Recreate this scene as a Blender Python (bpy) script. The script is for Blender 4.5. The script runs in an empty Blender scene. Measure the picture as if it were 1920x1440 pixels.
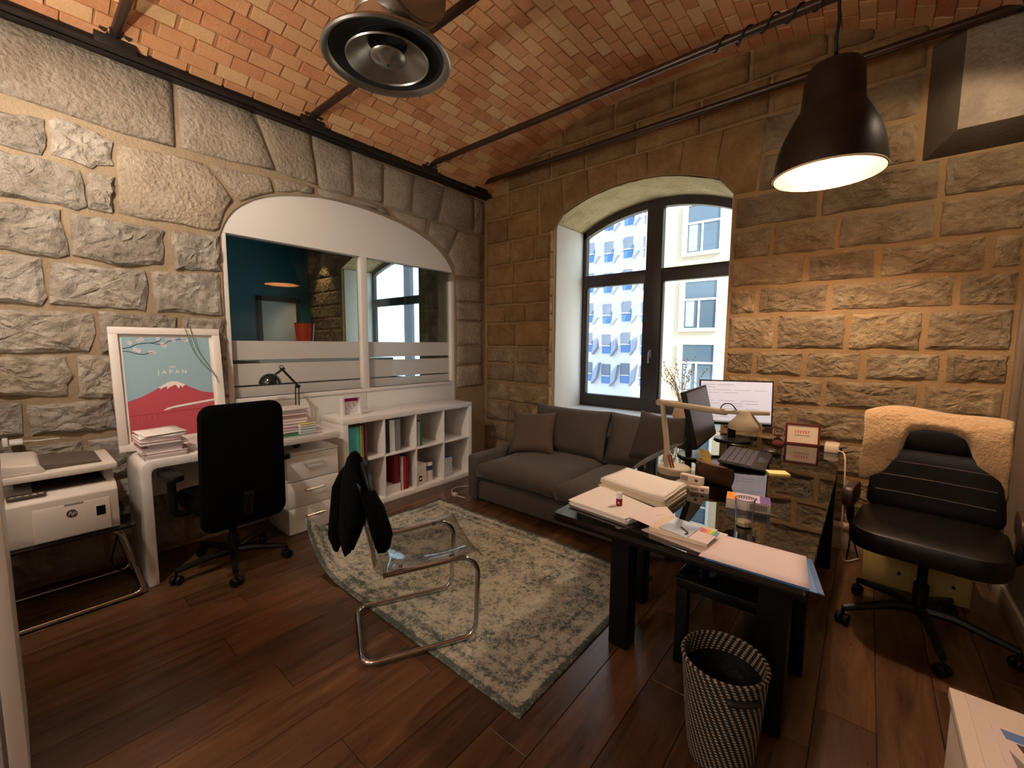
import bpy, bmesh, math, random
from mathutils import Vector, Matrix
rnd = random.Random(7)
PI = math.pi
scene = bpy.context.scene
COL = scene.collection

# ---------------------------------------------------------------- camera
cam_d = bpy.data.cameras.new('camera'); cam_d.sensor_width = 36.0; cam_d.lens = 792.34 / 1920 * 36
cam_d.clip_start = 0.02; cam_d.clip_end = 300
cam = bpy.data.objects.new('camera', cam_d); COL.objects.link(cam)
def cam_matrix(loc, yaw, pitch, roll):
    f = Vector((math.sin(yaw)*math.cos(pitch), math.cos(yaw)*math.cos(pitch), math.sin(pitch)))
    r = Vector((math.cos(yaw), -math.sin(yaw), 0)); u = r.cross(f)
    r2 = r*math.cos(roll) + u*math.sin(roll); u2 = -r*math.sin(roll) + u*math.cos(roll)
    m = Matrix((r2, u2, -f)).transposed().to_4x4(); m.translation = loc
    return m
cam.matrix_world = cam_matrix(Vector((0, 0, 1.46)), -0.69829, -0.09554, 0.0064)
scene.camera = cam

# ---------------------------------------------------------------- view and world
scene.view_settings.view_transform = 'Standard'; scene.view_settings.look = 'None'
scene.view_settings.gamma = 1.0; scene.view_settings.use_curve_mapping = False
scene.view_settings.exposure = 0.68
world = bpy.data.worlds.new('sky'); scene.world = world; world.use_nodes = True
bg = world.node_tree.nodes['Background']
bg.inputs['Color'].default_value = (0.62, 0.80, 1.0, 1); bg.inputs['Strength'].default_value = 2.6
sun_d = bpy.data.lights.new('sun', 'SUN'); sun_d.energy = 10.0; sun_d.angle = 0.009; sun_d.color = (1.0, 0.95, 0.86)
sun = bpy.data.objects.new('sun', sun_d); COL.objects.link(sun)
sun.rotation_euler = Vector((-0.74, 0.38, -0.56)).to_track_quat('-Z', 'Y').to_euler()

# ---------------------------------------------------------------- helpers
def lin(c):
    c = c / 255.0
    return c / 12.92 if c <= 0.04045 else ((c + 0.055) / 1.055) ** 2.4
def rgb(r, g, b): return (lin(r), lin(g), lin(b), 1.0)

WPAR = {}                                            # things whose parts are modelled in room coordinates
class MB:
    """collects geometry, builds one mesh object"""
    def __init__(self): self.v = []; self.f = []
    def add(self, vs, fs):
        o = len(self.v); self.v += [tuple(p) for p in vs]; self.f += [tuple(i + o for i in f) for f in fs]; return self
    def box(self, x0, x1, y0, y1, z0, z1, m=None):
        vs = [Vector((x, y, z)) for x in (x0, x1) for y in (y0, y1) for z in (z0, z1)]
        if m is not None: vs = [m @ p for p in vs]
        return self.add(vs, [(0,1,3,2), (4,6,7,5), (0,4,5,1), (2,3,7,6), (0,2,6,4), (1,5,7,3)])
    def prism(self, poly, fn, d0, d1):
        """poly in 2D, fn(u,v,d)->point"""
        n = len(poly)
        vs = [fn(u, v, d0) for u, v in poly] + [fn(u, v, d1) for u, v in poly]
        fs = [tuple(range(n)), tuple(range(2*n-1, n-1, -1))] + [(i, (i+1) % n, n + (i+1) % n, n + i) for i in range(n)]
        return self.add(vs, fs)
    def tube(self, path, r, seg=10, closed=False, cap=True):
        path = [Vector(p) for p in path]; n = len(path)
        rr = r if isinstance(r, (list, tuple)) else [r]*n
        vs = []; fs = []; prev = None
        for i, p in enumerate(path):
            a = path[(i-1) % n] if (closed or i > 0) else p
            b = path[(i+1) % n] if (closed or i < n-1) else p
            t = (b - a).normalized()
            if prev is None:
                nrm = t.orthogonal().normalized()
            else:
                nrm = (prev - t * prev.dot(t))
                nrm = nrm.normalized() if nrm.length > 1e-6 else t.orthogonal().normalized()
            prev = nrm; bi = t.cross(nrm)
            for k in range(seg):
                an = 2*PI*k/seg
                vs.append(p + (nrm*math.cos(an) + bi*math.sin(an)) * rr[i])
        m = n if closed else n-1
        for i in range(m):
            j = (i+1) % n
            for k in range(seg):
                fs.append((i*seg+k, i*seg+(k+1) % seg, j*seg+(k+1) % seg, j*seg+k))
        if cap and not closed:
            fs.append(tuple(range(seg-1, -1, -1))); fs.append(tuple((n-1)*seg+k for k in range(seg)))
        return self.add(vs, fs)
    def lathe(self, prof, seg=32, c=(0, 0, 0), cap=True):
        """prof: list of (r,z)"""
        vs = []; fs = []; n = len(prof)
        for r, z in prof:
            for k in range(seg):
                a = 2*PI*k/seg; vs.append((c[0]+r*math.cos(a), c[1]+r*math.sin(a), c[2]+z))
        for i in range(n-1):
            for k in range(seg):
                fs.append((i*seg+k, i*seg+(k+1) % seg, (i+1)*seg+(k+1) % seg, (i+1)*seg+k))
        if cap:
            if prof[0][0] > 1e-5: fs.append(tuple(range(seg-1, -1, -1)))
            if prof[-1][0] > 1e-5: fs.append(tuple((n-1)*seg+k for k in range(seg)))
        return self.add(vs, fs)
    def grid(self, nu, nv, fn):
        vs = [fn(i/(nu-1), j/(nv-1)) for i in range(nu) for j in range(nv)]
        fs = [(i*nv+j, (i+1)*nv+j, (i+1)*nv+j+1, i*nv+j+1) for i in range(nu-1) for j in range(nv-1)]
        return self.add(vs, fs)
    def xform(self, m):
        self.v = [tuple(m @ Vector(p)) for p in self.v]; return self
    def mesh(self, name, bevel=0, bseg=2, recalc=True, merge=0):
        me = bpy.data.meshes.new(name); me.from_pydata(self.v, [], self.f)
        bm = bmesh.new(); bm.from_mesh(me)
        if merge: bmesh.ops.remove_doubles(bm, verts=bm.verts, dist=merge)
        if recalc: bmesh.ops.recalc_face_normals(bm, faces=bm.faces)
        if bevel:
            es = [e for e in bm.edges if len(e.link_faces) == 2 and e.calc_face_angle(0) > 0.6]
            bmesh.ops.bevel(bm, geom=es, offset=bevel, segments=bseg, affect='EDGES', profile=0.5, clamp_overlap=True)
        bm.to_mesh(me); bm.free()
        return me
    def build(self, name, mat, parent=None, smooth=False, bevel=0, bseg=2, merge=0, loc=None, solid=0, subsurf=0, recalc=True):
        me = self.mesh(name, bevel, bseg, recalc, merge)
        o = bpy.data.objects.new(name, me); COL.objects.link(o)
        if mat is not None: me.materials.append(mat)
        if smooth or bevel:
            for p in me.polygons: p.use_smooth = True
            if bevel or smooth == 'auto':
                try: me.set_sharp_from_angle(angle=0.7)
                except Exception: pass
        if parent is not None:
            o.parent = parent
            if parent.name in WPAR: o.matrix_parent_inverse = Matrix.Translation(-Vector(WPAR[parent.name]))
        if loc is not None: o.location = loc
        if solid:
            s = o.modifiers.new('solid', 'SOLIDIFY'); s.thickness = solid; s.offset = 0
        if subsurf:
            s = o.modifiers.new('sub', 'SUBSURF'); s.levels = subsurf; s.render_levels = subsurf
        return o

def tag(o, label, cat, group=None):
    o['label'] = label; o['category'] = cat
    if group: o['group'] = group
    return o
def thing(name, label, cat, loc=(0, 0, 0), rz=0.0, group=None):
    o = bpy.data.objects.new(name, None); COL.objects.link(o); o.empty_display_size = 0.1
    o.location = loc; o.rotation_euler = (0, 0, rz)
    return tag(o, label, cat, group)
def room_thing(name, label, cat, loc, group=None):
    o = thing(name, label, cat, loc, 0.0, group); WPAR[o.name] = tuple(loc); return o
def struct(o): o['kind'] = 'structure'; return o
def dup(o, parent=None):
    c = o.copy(); COL.objects.link(c); c.parent = parent
    for ch in list(o.children): dup(ch, c)
    return c
def arc_pts(c, r, a0, a1, n, u, w):
    c = Vector(c); u = Vector(u); w = Vector(w)
    return [c + u*(r*math.cos(a0+(a1-a0)*i/n)) + w*(r*math.sin(a0+(a1-a0)*i/n)) for i in range(n+1)]
def round_path(pts, rad, n=6, closed=False):
    """polyline with rounded corners"""
    pts = [Vector(p) for p in pts]; out = []; m = len(pts)
    for i, p in enumerate(pts):
        if not closed and i in (0, m-1): out.append(p); continue
        a = pts[(i-1) % m]; b = pts[(i+1) % m]
        r = min(rad, (a-p).length*0.49, (b-p).length*0.49)
        s = p + (a-p).normalized()*r; e = p + (b-p).normalized()*r
        for k in range(n+1):
            t = k/n; out.append(s*(1-t)**2 + p*2*t*(1-t) + e*t*t)
    return out
def round_rect(x0, x1, y0, y1, r, n=5):
    out = []
    for cx, cy, a in ((x1-r, y1-r, 0), (x0+r, y1-r, PI/2), (x0+r, y0+r, PI), (x1-r, y0+r, 1.5*PI)):
        for k in range(n+1):
            t = a + PI/2*k/n; out.append((cx+r*math.cos(t), cy+r*math.sin(t)))
    return out
def text_mesh(name, body, size, mat, parent, mtx, extrude=0.0006, align='CENTER', space=1.0, shear=0.0):
    cu = bpy.data.curves.new(name, 'FONT'); cu.body = body; cu.size = size; cu.extrude = extrude
    cu.align_x = align; cu.align_y = 'CENTER'; cu.space_character = space; cu.shear = shear; cu.resolution_u = 3
    tmp = bpy.data.objects.new(name+'_tmp', cu); COL.objects.link(tmp)
    bpy.context.view_layer.update()
    dg = bpy.context.evaluated_depsgraph_get()
    me = bpy.data.meshes.new_from_object(tmp.evaluated_get(dg))
    bpy.data.objects.remove(tmp); bpy.data.curves.remove(cu)
    me.name = name; me.transform(mtx); me.materials.clear(); me.materials.append(mat)
    o = bpy.data.objects.new(name, me); COL.objects.link(o); o.parent = parent
    if parent is not None and parent.name in WPAR: o.matrix_parent_inverse = Matrix.Translation(-Vector(WPAR[parent.name]))
    return o

# ---------------------------------------------------------------- materials
MATS = {}
class NT:
    def __init__(self, name):
        self.m = bpy.data.materials.new(name); self.m.use_nodes = True
        self.t = self.m.node_tree; self.n = self.t.nodes; self.b = self.n['Principled BSDF']; self.out = self.n['Material Output']
    def node(self, typ, **kw):
        x = self.n.new(typ)
        for k, v in kw.items():
            if k.startswith('i_'):
                key = k[2:]; key = int(key) if key.isdigit() else key.replace('_', ' ')
                x.inputs[key].default_value = v
            else: setattr(x, k, v)
        return x
    def link(self, a, b): self.t.links.new(a, b)
    def coords(self, scale=(1, 1, 1), island=False, objrand=True, rot=(0, 0, 0)):
        tc = self.node('ShaderNodeTexCoord'); mp = self.node('ShaderNodeMapping')
        mp.inputs['Scale'].default_value = scale; mp.inputs['Rotation'].default_value = rot
        if objrand:
            oi = self.node('ShaderNodeObjectInfo'); mul = self.node('ShaderNodeVectorMath', operation='SCALE')
            cb = self.node('ShaderNodeCombineXYZ')
            self.link(oi.outputs['Random'], cb.inputs[0]); self.link(oi.outputs['Random'], cb.inputs[1]); cb.inputs[2].default_value = 0.3
            self.link(cb.outputs[0], mul.inputs[0]); mul.inputs['Scale'].default_value = 37.0
            ad = self.node('ShaderNodeVectorMath', operation='ADD')
            self.link(tc.outputs['Object'], ad.inputs[0]); self.link(mul.outputs[0], ad.inputs[1])
            self.link(ad.outputs[0], mp.inputs['Vector'])
        else: self.link(tc.outputs['Object'], mp.inputs['Vector'])
        return mp.outputs[0]
    def noise(self, vec, scale, detail=4, rough=0.55, dist=0.0):
        x = self.node('ShaderNodeTexNoise'); x.inputs['Scale'].default_value = scale; x.inputs['Detail'].default_value = detail
        x.inputs['Roughness'].default_value = rough; x.inputs['Distortion'].default_value = dist
        self.link(vec, x.inputs['Vector']); return x.outputs['Fac']
    def ramp(self, fac, stops):
        r = self.node('ShaderNodeValToRGB'); el = r.color_ramp.elements
        while len(el) > 2: el.remove(el[-1])
        el[0].position = stops[0][0]; el[0].color = stops[0][1]; el[1].position = stops[1][0]; el[1].color = stops[1][1]
        for p, c in stops[2:]:
            e = el.new(p); e.color = c
        self.link(fac, r.inputs[0]); return r.outputs[0]
    def mix(self, fac, a, b, mode='MIX'):
        x = self.node('ShaderNodeMix', data_type='RGBA', blend_type=mode)
        if isinstance(fac, (int, float)): x.inputs[0].default_value = fac
        else: self.link(fac, x.inputs[0])
        for s, i in ((a, 6), (b, 7)):
            if isinstance(s, tuple): x.inputs[i].default_value = s
            else: self.link(s, x.inputs[i])
        return x.outputs[2]
    def math(self, op, a, b=0.5):
        x = self.node('ShaderNodeMath', operation=op)
        for s, i in ((a, 0), (b, 1)):
            if isinstance(s, (int, float)): x.inputs[i].default_value = s
            else: self.link(s, x.inputs[i])
        return x.outputs[0]
    def bump(self, h, strength=0.5, dist=0.01, prev=None):
        x = self.node('ShaderNodeBump'); x.inputs['Strength'].default_value = strength; x.inputs['Distance'].default_value = dist
        self.link(h, x.inputs['Height'])
        if prev is not None: self.link(prev, x.inputs['Normal'])
        return x.outputs[0]
    def set(self, **kw):
        for k, v in kw.items():
            key = {'color': 'Base Color', 'rough': 'Roughness', 'metal': 'Metallic', 'spec': 'Specular IOR Level', 'normal': 'Normal', 'coat': 'Coat Weight', 'coat_rough': 'Coat Roughness', 'sheen': 'Sheen Weight', 'emis': 'Emission Color', 'emis_s': 'Emission Strength', 'trans': 'Transmission Weight', 'ior': 'IOR', 'alpha': 'Alpha', 'sub': 'Subsurface Weight'}[k]
            i = self.b.inputs[key]
            if hasattr(v, 'is_output') or isinstance(v, bpy.types.NodeSocket): self.link(v, i)
            else: i.default_value = v
        return self
def plain(name, c, rough=0.5, metal=0.0, bump=None, var=0.0, **kw):
    if name in MATS: return MATS[name]
    t = NT(name); t.set(color=c, rough=rough, metal=metal, **kw)
    if var or bump:
        v = t.coords()
        if var:
            n = t.noise(v, 9.0, 5)
            t.set(color=t.mix(n, tuple(x*(1-var) for x in c[:3])+(1,), tuple(min(1, x*(1+var)) for x in c[:3])+(1,)))
        if bump:
            h = t.noise(v, bump[0], 5, 0.6); t.set(normal=t.bump(h, bump[1], bump[2] if len(bump) > 2 else 0.005))
    MATS[name] = t.m; return t.m
def emit(name, c, s):
    if name in MATS: return MATS[name]
    t = NT(name); t.set(color=c, emis=c, emis_s=s, rough=0.6); MATS[name] = t.m; return t.m
def see_glass(name, tint, ior=1.5, rough=0.0, boost=0.0):
    """thin architectural glass: tinted transparency with a fresnel reflection"""
    t = NT(name); t.n.remove(t.b)
    tr = t.node('ShaderNodeBsdfTransparent'); tr.inputs[0].default_value = tint
    gl = t.node('ShaderNodeBsdfGlossy'); gl.inputs['Roughness'].default_value = rough
    fr = t.node('ShaderNodeFresnel'); fr.inputs[0].default_value = ior
    mx = t.node('ShaderNodeMixShader')
    fac = t.math('ADD', fr.outputs[0], boost) if boost else fr.outputs[0]
    ge = t.node('ShaderNodeNewGeometry')                # only the outer face reflects
    fac = t.math('MULTIPLY', fac, t.math('SUBTRACT', 1.0, ge.outputs['Backfacing']))
    t.link(fac, mx.inputs[0]); t.link(tr.outputs[0], mx.inputs[1]); t.link(gl.outputs[0], mx.inputs[2])
    t.link(mx.outputs[0], t.out.inputs['Surface']); MATS[name] = t.m; return t.m

def stone_mat(name, c0, c1, c2, relief=1.0, fine=26.0, stain=None):
    t = NT(name); v = t.coords()
    oi = t.node('ShaderNodeObjectInfo')
    n1 = t.noise(v, 5.0, 6, 0.6, 0.3); n2 = t.noise(v, 17.0, 6, 0.65)
    base = t.ramp(n1, [(0.32, c0), (0.52, c1), (0.72, c2)])
    tone = t.ramp(oi.outputs['Random'], [(0.0, (0.78, 0.76, 0.74, 1)), (0.5, (1, 1, 1, 1)), (1.0, (1.12, 1.08, 1.0, 1))])
    base = t.mix(1.0, base, tone, 'MULTIPLY')
    base = t.mix(t.math('MULTIPLY', n2, 0.5), base, tuple(x*0.55 for x in c0[:3])+(1,))
    vo = t.node('ShaderNodeTexVoronoi', feature='SMOOTH_F1'); vo.inputs['Scale'].default_value = fine; t.link(v, vo.inputs['Vector'])
    vd = t.noise(v, fine*0.8, 6, 0.68, 0.25)
    h = t.math('ADD', t.math('MULTIPLY', vd, 1.0), t.math('MULTIPLY', vo.outputs['Distance'], 0.6))
    nb = t.bump(h, 0.9, 0.022*relief)
    nb = t.bump(t.noise(v, 120.0, 3, 0.6), 0.35, 0.004, nb)
    t.set(color=base, rough=0.92, normal=nb, spec=0.2); MATS[name] = t.m; return t.m
def mortar_mat(name, c0, c1):
    t = NT(name); v = t.coords(objrand=False)
    n1 = t.noise(v, 6.0, 6); n2 = t.noise(v, 60.0, 4)
    t.set(color=t.mix(n1, c0, c1), rough=0.95, spec=0.15, normal=t.bump(t.math('ADD', n1, n2), 0.6, 0.012)); MATS[name] = t.m; return t.m

stone_mat('limestone_rough', rgb(150, 138, 124), rgb(188, 177, 162), rgb(216, 208, 196), 2.2, 24.0)
stone_mat('limestone_dressed', rgb(168, 152, 134), rgb(190, 174, 154), rgb(206, 192, 174), 1.7, 46.0)
stone_mat('ochre_rough', rgb(138, 116, 90), rgb(170, 148, 118), rgb(194, 176, 146), 2.1, 26.0)
stone_mat('ochre_smooth', rgb(134, 104, 68), rgb(154, 124, 84), rgb(174, 146, 106), 0.6, 34.0)
stone_mat('soffit_stone', rgb(206, 182, 138), rgb(228, 206, 162), rgb(240, 224, 188), 1.2, 44.0)
mortar_mat('mortar_left', rgb(134, 116, 92), rgb(166, 145, 118))
mortar_mat('mortar_back', rgb(138, 110, 76), rgb(166, 136, 98))
mortar_mat('mortar_vault', rgb(150, 98, 64), rgb(200, 152, 108))
def brick_mat():
    t = NT('vault_brick'); v = t.coords()
    oi = t.node('ShaderNodeObjectInfo'); ge = t.node('ShaderNodeNewGeometry')
    r = t.math('FRACT', t.math('ADD', oi.outputs['Random'], t.math('MULTIPLY', ge.outputs['Random Per Island'], 7.31)), 0)
    base = t.ramp(r, [(0.0, rgb(170, 88, 54)), (0.2, rgb(206, 132, 88)), (0.45, rgb(214, 152, 106)), (0.62, rgb(228, 190, 140)), (0.8, rgb(212, 158, 112)), (1.0, rgb(196, 118, 78))])
    n = t.noise(v, 14.0, 6, 0.65); n2 = t.noise(v, 70, 4)
    base = t.mix(t.math('MULTIPLY', n, 0.75), base, rgb(222, 176, 130))
    base = t.mix(t.math('MULTIPLY', n2, 0.3), base, rgb(140, 74, 42))
    t.set(color=base, rough=0.9, spec=0.15, normal=t.bump(t.math('ADD', n, n2), 0.45, 0.008)); MATS['vault_brick'] = t.m
brick_mat()
def wood_mat(name, c0, c1, c2, rough=0.34, axis='y', scale=1.0):
    t = NT(name); sc = {'y': (9, 0.9, 9), 'x': (0.9, 9, 9), 'z': (9, 9, 0.9)}[axis]
    v = t.coords(tuple(s*scale for s in sc)); oi = t.node('ShaderNodeObjectInfo')
    n1 = t.noise(v, 1.6, 7, 0.62, 1.4); n2 = t.noise(v, 9.0, 5, 0.6)
    base = t.ramp(n1, [(0.28, c0), (0.5, c1), (0.74, c2)])
    base = t.mix(t.math('MULTIPLY', n2, 0.45), base, c0)
    tone = t.ramp(oi.outputs['Random'], [(0, (0.66, 0.64, 0.62, 1)), (0.5, (0.95, 0.95, 0.95, 1)), (1, (1.22, 1.2, 1.16, 1))])
    t.set(color=t.mix(1.0, base, tone, 'MULTIPLY'), rough=t.math('ADD', t.math('MULTIPLY', n2, 0.16), rough-0.08), spec=0.45, normal=t.bump(n2, 0.25, 0.003)); MATS[name] = t.m; return t.m
wood_mat('floor_oak', rgb(54, 35, 22), rgb(94, 65, 42), rgb(122, 88, 60), 0.30)
white = plain('white_lacquer', rgb(226, 220, 214), 0.32, var=0.02)
white_wall = plain('white_paint', rgb(222, 216, 206), 0.6, bump=(90, 0.06))
black_steel = plain('black_steel', rgb(38, 33, 30), 0.5, 0.3, bump=(50, 0.15), var=0.25)
black_plastic = plain('black_plastic', rgb(11, 11, 12), 0.5, spec=0.25)
black_fabric = plain('black_fabric', rgb(5, 5, 6), 0.95, bump=(300, 0.4, 0.002), spec=0.08)
chrome = plain('chrome', rgb(205, 205, 205), 0.12, 1.0)
galv = plain('galvanised_steel', rgb(168, 166, 160), 0.3, 1.0, bump=(8, 0.05))
glass = see_glass('clear_glass', (0.96, 0.98, 0.97, 1))
# ---------------------------------------------------------------- room dimensions
LX, RX, BY, FY = -3.68, 0.68, 3.85, -2.6          # left, right, back and front wall faces
VCX, VR, VAP = -1.48, 4.35, 3.77                   # brick vault: centre line, radius, apex height
VZC = VAP - VR
def vault_z(x, r=VR): return VZC + math.sqrt(max(0.0, r*r - (x-VCX)**2))

# ---------------------------------------------------------------- floor: planks
floor = struct(MB().box(LX-0.08, RX+0.02, FY, BY+0.02, -0.06, -0.012).build('floor', plain('floor_joint', rgb(46, 28, 17), 0.6)))
PW = 0.19; PL = 1.28
plank_me = MB().box(-PW/2+0.0012, PW/2-0.0012, -PL/2+0.0012, PL/2-0.0012, -0.012, 0.0).mesh('plank', bevel=0.0012, bseg=1)
plank_me.materials.append(MATS['floor_oak'])
nx = int(math.ceil((RX-LX)/PW))
for i in range(nx):
    x0 = LX + i*PW; off = rnd.uniform(0, PL)
    y = FY - off
    while y < BY:
        a, b = max(y, FY), min(y+PL, BY)
        if b - a > 0.03:
            w = min(PW, RX - x0)
            if b - a > PL-0.01 and w > PW-0.005:
                o = bpy.data.objects.new('plank', plank_me)
                o.location = (x0+PW/2, (a+b)/2, 0)
                COL.objects.link(o); o.parent = floor
            else:
                MB().box(-w/2+.0012, w/2-.0012, -(b-a)/2+.0012, (b-a)/2-.0012, -.012, 0).build('plank', MATS['floor_oak'], floor, bevel=.0012, bseg=1, loc=(x0+w/2, (a+b)/2, 0))
        y += PL

# ---------------------------------------------------------------- stones
def resample(poly, n):
    pts = [Vector((u, v)) for u, v in poly]; m = len(pts); L = [(pts[(i+1) % m]-pts[i]).length for i in range(m)]
    tot = sum(L); out = []
    corners = set(); acc = 0
    res = []
    # keep the corners, add points on the long sides
    for i in range(m):
        k = max(1, int(round(n*L[i]/tot)))
        for j in range(k): res.append(pts[i].lerp(pts[(i+1) % m], j/k))
    return res
from mathutils import noise as mnoise
def stone(parent, poly, fn, depth, mat, amp, base=-0.02, n=20, jit=0.006, name='stone', grow=0.0):
    pts = resample(poly, n); m = len(pts)
    c = sum(pts, Vector((0, 0)))/m
    w = max(p.x for p in pts)-min(p.x for p in pts); h = max(p.y for p in pts)-min(p.y for p in pts)
    if grow: pts = [Vector((c.x+(p.x-c.x)*(1+2*grow/w), c.y+(p.y-c.y)*(1+2*grow/h))) for p in pts]
    s = min(w, h); rough = amp > 0.0085
    outer = [p + Vector((rnd.uniform(-jit, jit), rnd.uniform(-jit, jit))) for p in pts]
    k1 = min(0.3, (0.022 if rough else 0.014)/max(s, 0.05)*2)
    sd = rnd.uniform(0, 90)
    def dd(p, f=1.0):
        q = Vector((p.x, p.y, sd))
        return depth*(1.0 if f else .5) + f*amp*(1.3*mnoise.noise(q*6.5) + 0.9*mnoise.noise(q*17) + 0.5*rnd.uniform(-1, 1))
    rings = [[(p, base) for p in outer], [(p + (c-p).normalized()*0.003, depth*rnd.uniform(.2, .6)) for p in outer]]
    for k in ([k1, .32, .52, .74] if rough else [k1, .5]):
        q = [p.lerp(c, k) + Vector((rnd.uniform(-jit, jit), rnd.uniform(-jit, jit))) for p in outer]
        rings.append([(p, dd(p, 0.7 if k == k1 else 1.0)) for p in q])
    org = fn(c.x, c.y, 0)
    vs = []; fs = []; nr = len(rings)
    for r in rings:
        for p, d in r: vs.append(fn(p.x, p.y, d) - org)
    vs.append(fn(c.x, c.y, dd(c)) - org)
    for i in range(nr-1):
        for j in range(m):
            fs.append((i*m+j, i*m+(j+1) % m, (i+1)*m+(j+1) % m, (i+1)*m+j))
    for j in range(m): fs.append(((nr-1)*m+j, (nr-1)*m+(j+1) % m, nr*m))
    return MB().add(vs, fs).build(name, mat, parent, smooth=not rough, loc=org)
fL = lambda u, v, d: Vector((LX+d, u, v))
fB = lambda u, v, d: Vector((u, BY-d, v))

# ---------------------------------------------------------------- left wall with the arched opening
ARCH = [(1.055, 0.0), (1.055, 2.24), (1.075, 2.30), (1.105, 2.365), (1.15, 2.43), (1.2, 2.48), (1.29, 2.545), (1.39, 2.594), (1.5, 2.633), (1.65, 2.668), (1.81, 2.695), (1.96, 2.704), (2.1, 2.706),
        (2.27, 2.699), (2.44, 2.683), (2.63, 2.655), (2.82, 2.61), (3.0, 2.545), (3.14, 2.47), (3.23, 2.39), (3.29, 2.32), (3.335, 2.235), (3.355, 2.15), (3.355, 0.0)]
def arch_z(y):
    for (a, za), (b, zb) in zip(ARCH[1:-1], ARCH[2:-1]):
        if a <= y <= b and b > a: return za + (zb-za)*(y-a)/(b-a)
    return 0
LTH = 0.30
mb = MB()
mb.box(LX-LTH, LX, FY-0.2, 1.055, -.1, 3.42); mb.box(LX-LTH, LX, 3.355, BY+0.6, -.1, 3.42); mb.box(LX-LTH, LX-.1, 1.055, 3.355, -.1, 0)
ys = [p[0] for p in ARCH[1:-1]]
for a, b in zip(ys[:-1], ys[1:]):
    if b-a < 1e-4: continue
    mb.prism([(a, arch_z(a) if a > 1.056 else 2.24), (b, arch_z(b)), (b, 3.42), (a, 3.42)], lambda u, v, d: Vector((LX+d, u, v)), -LTH, 0)
wall_left = struct(mb.build('wall_left', MATS['mortar_left'], merge=0.0005))
SA = [[(0.09,3.14),(0.21,3.18),(0.83,3.16),(0.82,2.77),(0.56,2.76),(0.39,2.77),(0.16,2.79),(0.07,2.8)],[(0.86,3.16),(1.3,3.16),(1.45,2.81),(1.14,2.78),(0.85,2.77)],[(1.33,3.16),(1.73,3.16),(1.78,2.79),(1.48,2.8)],[(1.76,3.16),(2.08,3.15),(2.1,2.78),(1.81,2.78)],[(2.12,3.16),(2.42,3.14),(2.4,2.79),(2.14,2.79)],[(2.45,3.14),(2.77,3.14),(2.73,2.79),(2.44,2.78)],[(2.81,3.14),(3.17,3.14),(3.07,2.78),(2.77,2.78)],[(3.22,3.14),(3.64,3.14),(3.64,2.8),(3.12,2.78)],[(3.67,3.13),(3.8,3.13),(3.8,2.77),(3.67,2.78)]]
SA[0] = [(-0.35,3.16),(0.83,3.16),(0.82,2.77),(0.56,2.76),(0.39,2.77),(0.16,2.79),(-0.3,2.82)]
SB = [[(0.53,2.68),(0.8,2.71),(0.99,2.71),(1.15,2.51),(1.1,2.42),(1.05,2.27),(1.01,2.26),(0.51,2.26)],[(1.02,2.71),(1.41,2.74),(1.44,2.64),(1.3,2.57),(1.2,2.51)],[(1.44,2.74),(1.75,2.76),(1.76,2.71),(1.62,2.69),(1.47,2.65)],[(1.79,2.76),(2.1,2.76),(2.46,2.76),(2.51,2.7),(2.2,2.72),(1.81,2.715)],[(2.53,2.76),(2.65,2.76),(2.97,2.76),(2.93,2.63),(2.77,2.66),(2.58,2.7)],[(3.01,2.75),(3.39,2.75),(3.23,2.49),(2.98,2.62)],[(3.41,2.72),(3.78,2.74),(3.78,2.24),(3.37,2.24),(3.36,2.33),(3.27,2.45)],[(3.37,2.19),(3.78,2.2),(3.78,1.96),(3.37,1.95)]]
SR = [[(-0.16,2.67),(0.22,2.7),(0.22,2.57),(0.19,2.52),(-0.16,2.53)],[(0.25,2.71),(0.32,2.74),(0.44,2.71),(0.5,2.69),(0.49,2.55),(0.4,2.51),(0.25,2.53)],[(-0.1,2.47),(0.15,2.48),(0.35,2.47),(0.36,2.27),(0.31,2.25),(0.17,2.26),(-0.1,2.25)],[(0.39,2.46),(0.49,2.47),(0.48,2.26),(0.38,2.27)],[(-0.15,2.2),(0.24,2.22),(0.27,1.98),(0.22,1.95),(-0.15,1.97)],[(0.3,2.21),(0.72,2.2),(0.71,1.98),(0.53,1.94),(0.3,1.97)],[(0.78,2.2),(1.04,2.22),(1.04,1.98),(0.78,1.96)],[(-0.2,1.91),(0.15,1.93),(0.16,1.72),(0.14,1.67),(-0.2,1.67)],[(0.2,1.91),(0.5,1.91),(0.61,1.91),(0.62,1.78),(0.6,1.67),(0.19,1.68)],[(0.65,1.91),(1.03,1.95),(1.03,1.66),(0.67,1.67)],[(-0.2,1.63),(0.34,1.62),(0.35,1.5),(0.32,1.41),(0.13,1.4),(-0.2,1.4)],[(0.39,1.63),(0.75,1.63),(0.75,1.36),(0.38,1.39)],[(0.81,1.62),(1.04,1.62),(1.045,1.35),(0.79,1.36)],[(-0.2,1.37),(0.21,1.36),(0.23,1.25),(0.2,1.14),(0.03,1.15),(-0.2,1.18)],[(0.28,1.36),(0.44,1.36),(0.44,1.1),(0.27,1.12)],[(0.49,1.36),(0.74,1.33),(0.74,1.08),(0.48,1.1)],[(0.79,1.33),(1.045,1.32),(1.045,1.07),(0.78,1.08)],[(-0.25,1.11),(0.02,1.1),(0.02,0.93),(-0.25,0.9)],[(0.06,1.08),(0.39,1.08),(0.41,0.9),(0.06,0.92)],[(0.45,1.07),(0.69,1.05),(0.7,0.87),(0.47,0.89)],[(0.73,1.05),(1.045,1.03),(1.045,0.86),(0.73,0.87)]]
SA = [[(u, v+.02 if v > 3.1 else v) for u, v in s] for s in SA]
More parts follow.
